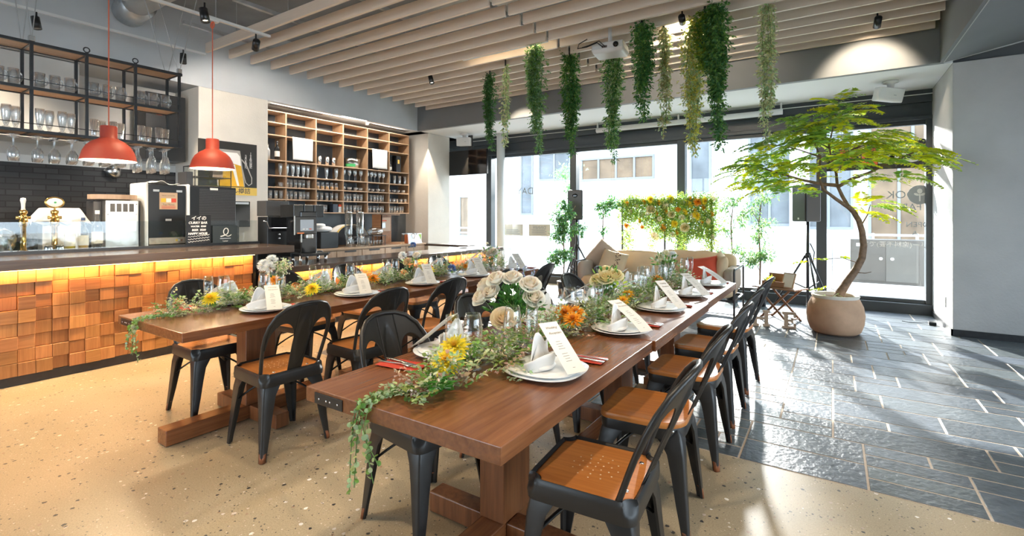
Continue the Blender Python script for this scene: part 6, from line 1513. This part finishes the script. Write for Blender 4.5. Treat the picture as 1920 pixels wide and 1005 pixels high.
# television, ceiling speakers, projector
t = thing('television', 'black television hung from the bay ceiling beside the corner pillar', 'television', (-6.38, 8.12, 2.20)); tv = M().box(-.62, -.03, 0, .45, .03, .52).build('screen', 'blackgl', t, bevel=.008); M().box(-.05, .0, .52, .05, .03, .83).build('mount', 'darkgrey', t)
def cspk(loc, rz, lab, tilt):
    t = thing('hanging_speaker', lab, 'speaker', loc, rz, 'white ceiling speakers'); M().lathe([(.0001, 0), (.085, 0), (.085, -.018), (.04, -.035), (.035, -.08), (.0001, -.08)], n=24).build('bracket', 'whitepl', t, True)
    m = M(); m.loft([[(-.15, -.09, z), (.15, -.09, z), (.12, .09, z), (-.12, .09, z)] for z in (-.25, -.08)]); b = m.build('cabinet', 'whitepl', t, bevel=.012, seg=3); b.rotation_euler = tilt
    g = M().box(-.13, -.094, -.24, .13, -.089, -.09).build('grille', 'bayceil', b); M().box(.03, -.096, -.17, .06, -.0935, -.163).build('badge', 'vinyl', b)
cspk((-6.36, 7.9, 3.029), R(20), 'white speaker under the bay ceiling above the television', (R(5), 0, 0)); cspk((.62, 7.78, 3.029), R(25), 'white speaker under the bay ceiling near the right pillar', (R(12), R(8), 0))
t = thing('projector', 'white projector hung under the ceiling battens amid the plants', 'projector', (-2.14, 5.33, 3.18), R(8))
m = M(); m.loft([[(-.17, -.13, .0), (.17, -.13, .0), (.17, .13, .0), (-.17, .13, .0)], [(-.185, -.15, .04), (.185, -.15, .04), (.185, .15, .04), (-.185, .15, .04)], [(-.18, -.145, .12), (.18, -.145, .12), (.18, .145, .12), (-.18, .145, .12)]]); m.build('body', 'whitepl', t, bevel=.015, seg=3)
M().cyl((0, 0, .12), (0, 0, .34), .025, 12).build('mount', 'whitepl', t); M().box(-.06, -.152, .05, .0, -.146, .075).build('socket_panel', 'ink', t); M().cyl((.10, -.15, .07), (.10, -.165, .07), .03, 16).build('lens', 'blackgl', t, True)
m = M(); m.tube([(-.05, -.152, .06), (-.10, -.2, .10), (-.22, -.22, .06), (-.34, -.16, .08), (-.36, -.05, .17), (-.28, .02, .24)], .006, 6); m.tube([(-.02, -.152, .06), (-.08, -.19, .12), (-.2, -.18, .09), (-.3, -.12, .1)], .005, 6); m.build('cable', 'blackpl', t)
t = thing('blind_roll', 'white rolled sun blind mounted above the middle windows', 'blind', (0, 8.36, 2.90)); M().cyl((-3.62, 0, 0), (-.62, 0, 0), .045, 16).build('roll', 'whitepl', t, True)
for x in (-3.6, -2.15, -.64): M().box(x - .01, -.02, .03, x + .01, .02, .13).build('bracket', 'whitepl', t)
t = thing('curtain_wire', 'thin white wire stretched below the bay ceiling', 'wire', (0, 8.44, 2.955)); M().cyl((-6.9, 0, 0), (1.115, 0, 0), .006, 8).build('wire', 'whitepl', t)
t = thing('mounted_speaker', 'round black speaker set in the right bulkhead', 'speaker', (.998, 6.15, 3.62)); o = M().lathe([(.0001, .02), (.10, .02), (.125, .012), (.13, 0)], n=32).build('grille', 'blackpl', t, True); o.rotation_euler = (0, R(-90), 0)
# spotlights
spot((-4.55, 6.28, 3.36), (-4.4, 7.1, 2.6), 'small black spotlight above the dark hanging plant, bar end', 60)
spot((-5.02, 5.45, 3.36), (-4.4, 5.4, 1.5), 'small black spotlight left among the battens above the oak shelf', 40)
spot((-1.30, 5.2, 3.36), (-1.6, 7.1, 3.0), 'small glowing spotlight among the battens between the plants', 70, 90)
spot((.40, 6.4, 3.36), (.35, 7.12, 2.95), 'small spotlight low on the battens near the right bulkhead', 45, 80)
def downlight(loc, aim, label, power, size):
    t = thing('ceiling_downlight', label, 'downlight', loc, group='recessed downlights'); M().lathe([(.045, 0), (.045, -.006), (.034, -.006), (.030, .012)], n=20).build('trim_ring', 'whitepl', t, True); M().lathe([(.0001, .008), (.030, .008), (.030, .012), (.0001, .012)], n=20).build('bulb', 'glow', t)
    l = bpy.data.lights.new('downlight', 'SPOT'); l.energy = power; l.color = (1, .80, .56); l.spot_size = R(size); l.spot_blend = .25; l.shadow_soft_size = .03
    o = bpy.data.objects.new('downlight_beam', l); C.objects.link(o); o.location = Vector(loc) - Vector((0, 0, .012)); o.rotation_euler = (Vector(aim) - Vector(loc)).to_track_quat('-Z', 'Y').to_euler()
downlight((-6.80, 7.31, 3.029), (-6.84, 7.36, 1.5), 'recessed downlight washing the corner pillar', 75, 52)
spot((-4.95, 2.75, 3.08), (-6.93, 3.6, 2.1), 'black track spotlight aimed at the plastered pillar', 60, 80, (1, .9, .78))
spot((-6.55, 1.45, 3.22), (-6.3, 1.7, 1.2), 'small black track spotlight above the bar taps', 90, 80)
spot((-6.55, .6, 3.22), (-6.6, 1.1, 2.0), 'small black track spotlight nearest the camera above the bar', 90, 90)
spot((-6.55, 2.75, 3.22), (-6.4, 2.7, 1.2), 'small black track spotlight above the black machines', 90, 80)
for k, (x, y) in enumerate(((-4.95, .4), (-4.95, 2.1), (-4.95, -1.0))): spot((x + .35, y, 3.08), (-3.9, y + .2, 0), 'black track spotlight over the aisle by the bar, %s' % ('second', 'third', 'first')[k], 44, 100, (1, .76, .46))
for k, (x, y) in enumerate(((-.8, .5), (.5, 2.0), (-2.3, .8))): spot((x, y, 3.36), (x, y + .2, 0), 'black ceiling spotlight above the near end of the tables, %s' % ('middle', 'right', 'left')[k], 50, 110)
# linear lamp between battens
t = thing('linear_lamp', 'warm linear lamp lighting one ceiling batten', 'lamp', (-3.5, 5.13, 3.43)); M().box(-.65, -.012, -.012, .65, .012, .012).build('housing', 'whitepl', t); M().box(-.64, .0121, -.008, .64, .014, .008).build('diffuser', emis('linear_glow', (1, .78, .5), 6), t)
l = bpy.data.lights.new('linear', 'AREA'); l.shape = 'RECTANGLE'; l.size = 1.28; l.size_y = .02; l.energy = 7; l.color = (1, .78, .5); o = bpy.data.objects.new('linear_light', l); C.objects.link(o); o.location = (-3.5, 5.15, 3.43); o.rotation_euler = (R(90), 0, PI)
# ------------------------------------------------------------------ the street
st(M().box(-40, -30, -.16, 40, 60, -.10).build('floor_street', 'asphalt')); st(M().box(-40, 8.72, -.10, 40, 12.9, -.02).build('floor_pavement', 'paving', bevel=.01)); st(M().box(-40, 17.6, -.10, 40, 20, -.02).build('floor_far_pavement', 'paving', bevel=.01))
t = thing('utility_cabinet', 'grey street utility cabinet with two round locks outside the right pane', 'utility cabinet', (.92, 12.35, -.02), R(-2)); M().box(-.60, -.2, 0, .60, .2, .88).build('body', 'utility', t, bevel=.008); M().box(-.02, -.207, .05, .48, -.2, .82).build('door', 'utility2', t, bevel=.003); M().box(-.58, -.207, .05, -.03, -.2, .82).build('door', 'utility', t, bevel=.003)
for x in (-.10, .08): o = M().lathe([(.0001, .006), (.028, .006), (.03, 0)], n=18).build('lock', 'whitepl', t, True); o.location = (x, -.207, .50); o.rotation_euler = (R(90), 0, 0)
M().box(-.50, -.21, .74, -.40, -.2065, .80).build('notice', 'whitepl', t)
for k, x in enumerate((1.75, -.03, -1.4, -3.2)): t = thing('bollard', 'pale street bollard, %s from the right beyond the shop window' % ('first', 'second', 'third', 'fourth')[k], 'bollard', (x, 12.5, -.02), group='street bollards'); M().lathe([(.06, 0), (.055, .02), (.055, .72), (.04, .76), (.0001, .77)], n=18).build('post', 'galv', t, True)
t = thing('white_railing', 'low white railing along the far side of the street', 'railing', (0, 17.7, -.02))
for x in range(-16, 7): M().box(x - .03, -.03, 0, x + .03, .03, .85).build('post', 'whitepl', t)
for z in (.35, .58, .80): M().box(-16, -.02, z - .03, 6, .02, z + .03).build('rail', 'whitepl', t)
t = thing('opposite_building', 'pale office building across the street with columns and large windows', 'building', (0, 20, -.02))
M().box(-26, 0, 0, 9, 6, 6.2).build('wall', 'facade', t)
def bwin(x0, x1, z0, z1, mt, nb=1):
    f = M(); f.box(x0, -.08, z0, x1, -.001, z0 + .08); f.box(x0, -.08, z1 - .08, x1, -.001, z1)
    for i in range(nb + 1): x = x0 + (x1 - x0 - .08) * i / nb; f.box(x, -.07, z0 + .081, x + .08, -.002, z1 - .081)
    fo = f.build('window', 'facade2', t); M().box(x0 + .02, -.03, z0 + .02, x1 - .02, -.012, z1 - .02).build('pane', mt, fo)
for x in (-18.6, -17.0, -15.4): bwin(x, x + .9, 3.9, 4.8, 'winback2')
bwin(-16.4, -15.7, .3, 2.4, 'winback'); bwin(-12.6, -11.9, 1.4, 4.4, 'winback2', 1); bwin(-11.6, -9.9, 3.0, 4.3, 'winback2', 2); bwin(-9.4, -6.1, 2.9, 3.9, 'winback', 4); bwin(-4.7, -3.9, 2.2, 4.6, 'winback2', 1); bwin(-2.6, -1.2, 1.0, 4.4, 'winback2', 2); bwin(-.8, .6, .9, 4.2, 'winback2', 2); bwin(1.0, 2.6, .4, 3.0, 'winback', 2); bwin(2.8, 4.4, .4, 3.0, 'winback', 2); bwin(1.0, 4.4, 3.5, 4.8, 'winback', 3)
for x in (-13.4, -5.5, -3.2, -.95): M().box(x - .3, -.35, 0, x + .3, 0, 6.2).build('column', 'facade', t)
M().box(-26, -.5, 5.0, 9, 0, 5.5).build('canopy', 'facade2', t)
for x in (-9.2, -6.4): pass
random.seed(91)
t = thing('street_tree', 'young pale green tree on the pavement outside the left pane', 'tree', (-5.15, 10.4, -.02)); M().tube([(0, 0, 0), (.02, 0, 1.0), (-.03, 0, 1.9), (.0, 0, 2.5)], [.03, .025, .018, .008], 8).build('trunk', 'bark', t, True)
lm = M()
for cx_, cz_, r_, n in ((-.25, 2.35, .28, 60), (.1, 2.45, .3, 70), (0, 2.0, .28, 60), (.12, 1.6, .24, 40), (-.1, 1.3, .22, 30), (.1, 1.0, .18, 20)):
    for k in range(n):
        p = Vector((cx_, 0, cz_)) + rdir() * r_ * U(.1, 1)
        for e in range(3): lm.leaf(p + rv() * .05, rdir() + Vector((0, 0, -.3)), rdir(), U(.06, .10), .04, gcol((.16, .30, .14), .3), True)
lm.build('foliage', 'leaf', t, fix=False)
# ------------------------------------------------------------------ daylight, lamps, camera
w = bpy.data.worlds.new('World'); bpy.context.scene.world = w; w.use_nodes = True
nt = w.node_tree; nt.nodes.clear()
bg = nt.nodes.new('ShaderNodeBackground'); bg.inputs[0].default_value = (.74, .87, 1, 1); bg.inputs[1].default_value = 3.2
ow = nt.nodes.new('ShaderNodeOutputWorld'); nt.links.new(bg.outputs[0], ow.inputs[0])
s = bpy.data.lights.new('sun', 'SUN'); s.energy = 9; s.angle = R(.9); s.color = (1, .95, .87)
so = bpy.data.objects.new('sun', s); C.objects.link(so)
el = R(25); sd = Vector((.48 * math.cos(el), -.877 * math.cos(el), -math.sin(el)))
so.rotation_euler = sd.to_track_quat('-Z', 'Y').to_euler(); so.location = (-4, 14, 8)
def portal(loc, rot, sx, sy):
    l = bpy.data.lights.new('portal', 'AREA'); l.shape = 'RECTANGLE'; l.size = sx; l.size_y = sy; l.cycles.is_portal = True
    o = bpy.data.objects.new('daylight_portal', l); C.objects.link(o); o.location = loc; o.rotation_euler = rot
portal((-3.2, 8.75, 1.4), (R(-90), 0, 0), 8.6, 2.5)
portal((4.66, 1.25, 1.55), (0, R(90), 0), 2.4, 9.1)
portal((-4.45, -4.16, 1.6), (R(90), 0, 0), 4.1, 2.75)
# low sun thrown back by the glazing across the street
l = bpy.data.lights.new('reflected_sun', 'SPOT'); l.energy = 5500; l.color = (1, .97, .93); l.spot_size = R(50); l.spot_blend = .2; l.shadow_soft_size = .22
o = bpy.data.objects.new('reflected_sun', l); C.objects.link(o); o.location = (-3.0, 19.2, 4.85); o.rotation_euler = (Vector((-1.2, 4, .8)) - Vector(o.location)).to_track_quat('-Z', 'Y').to_euler()
cam = bpy.data.cameras.new('camera'); co = bpy.data.objects.new('camera', cam); C.objects.link(co)
cam.sensor_width = 36; cam.sensor_fit = 'HORIZONTAL'; cam.lens = 36 * 915 / 1920
cam.shift_y = -97.5 / 1920; cam.clip_start = .05; cam.clip_end = 200
co.location = (0, 0, 1.33); co.rotation_euler = (R(90), 0, math.atan(600 / 915))
sc = bpy.context.scene; sc.camera = co
sc.view_settings.view_transform = 'Standard'; sc.view_settings.look = 'None'; sc.view_settings.gamma = 1; sc.view_settings.exposure = 1.40
sc.cycles.transparent_max_bounces = 24; sc.cycles.max_bounces = 8; sc.cycles.diffuse_bounces = 4; sc.cycles.glossy_bounces = 4
sc.cycles.use_denoising = True; sc.cycles.caustics_reflective = False; sc.cycles.caustics_refractive = False
sc.cycles.sample_clamp_indirect = 6
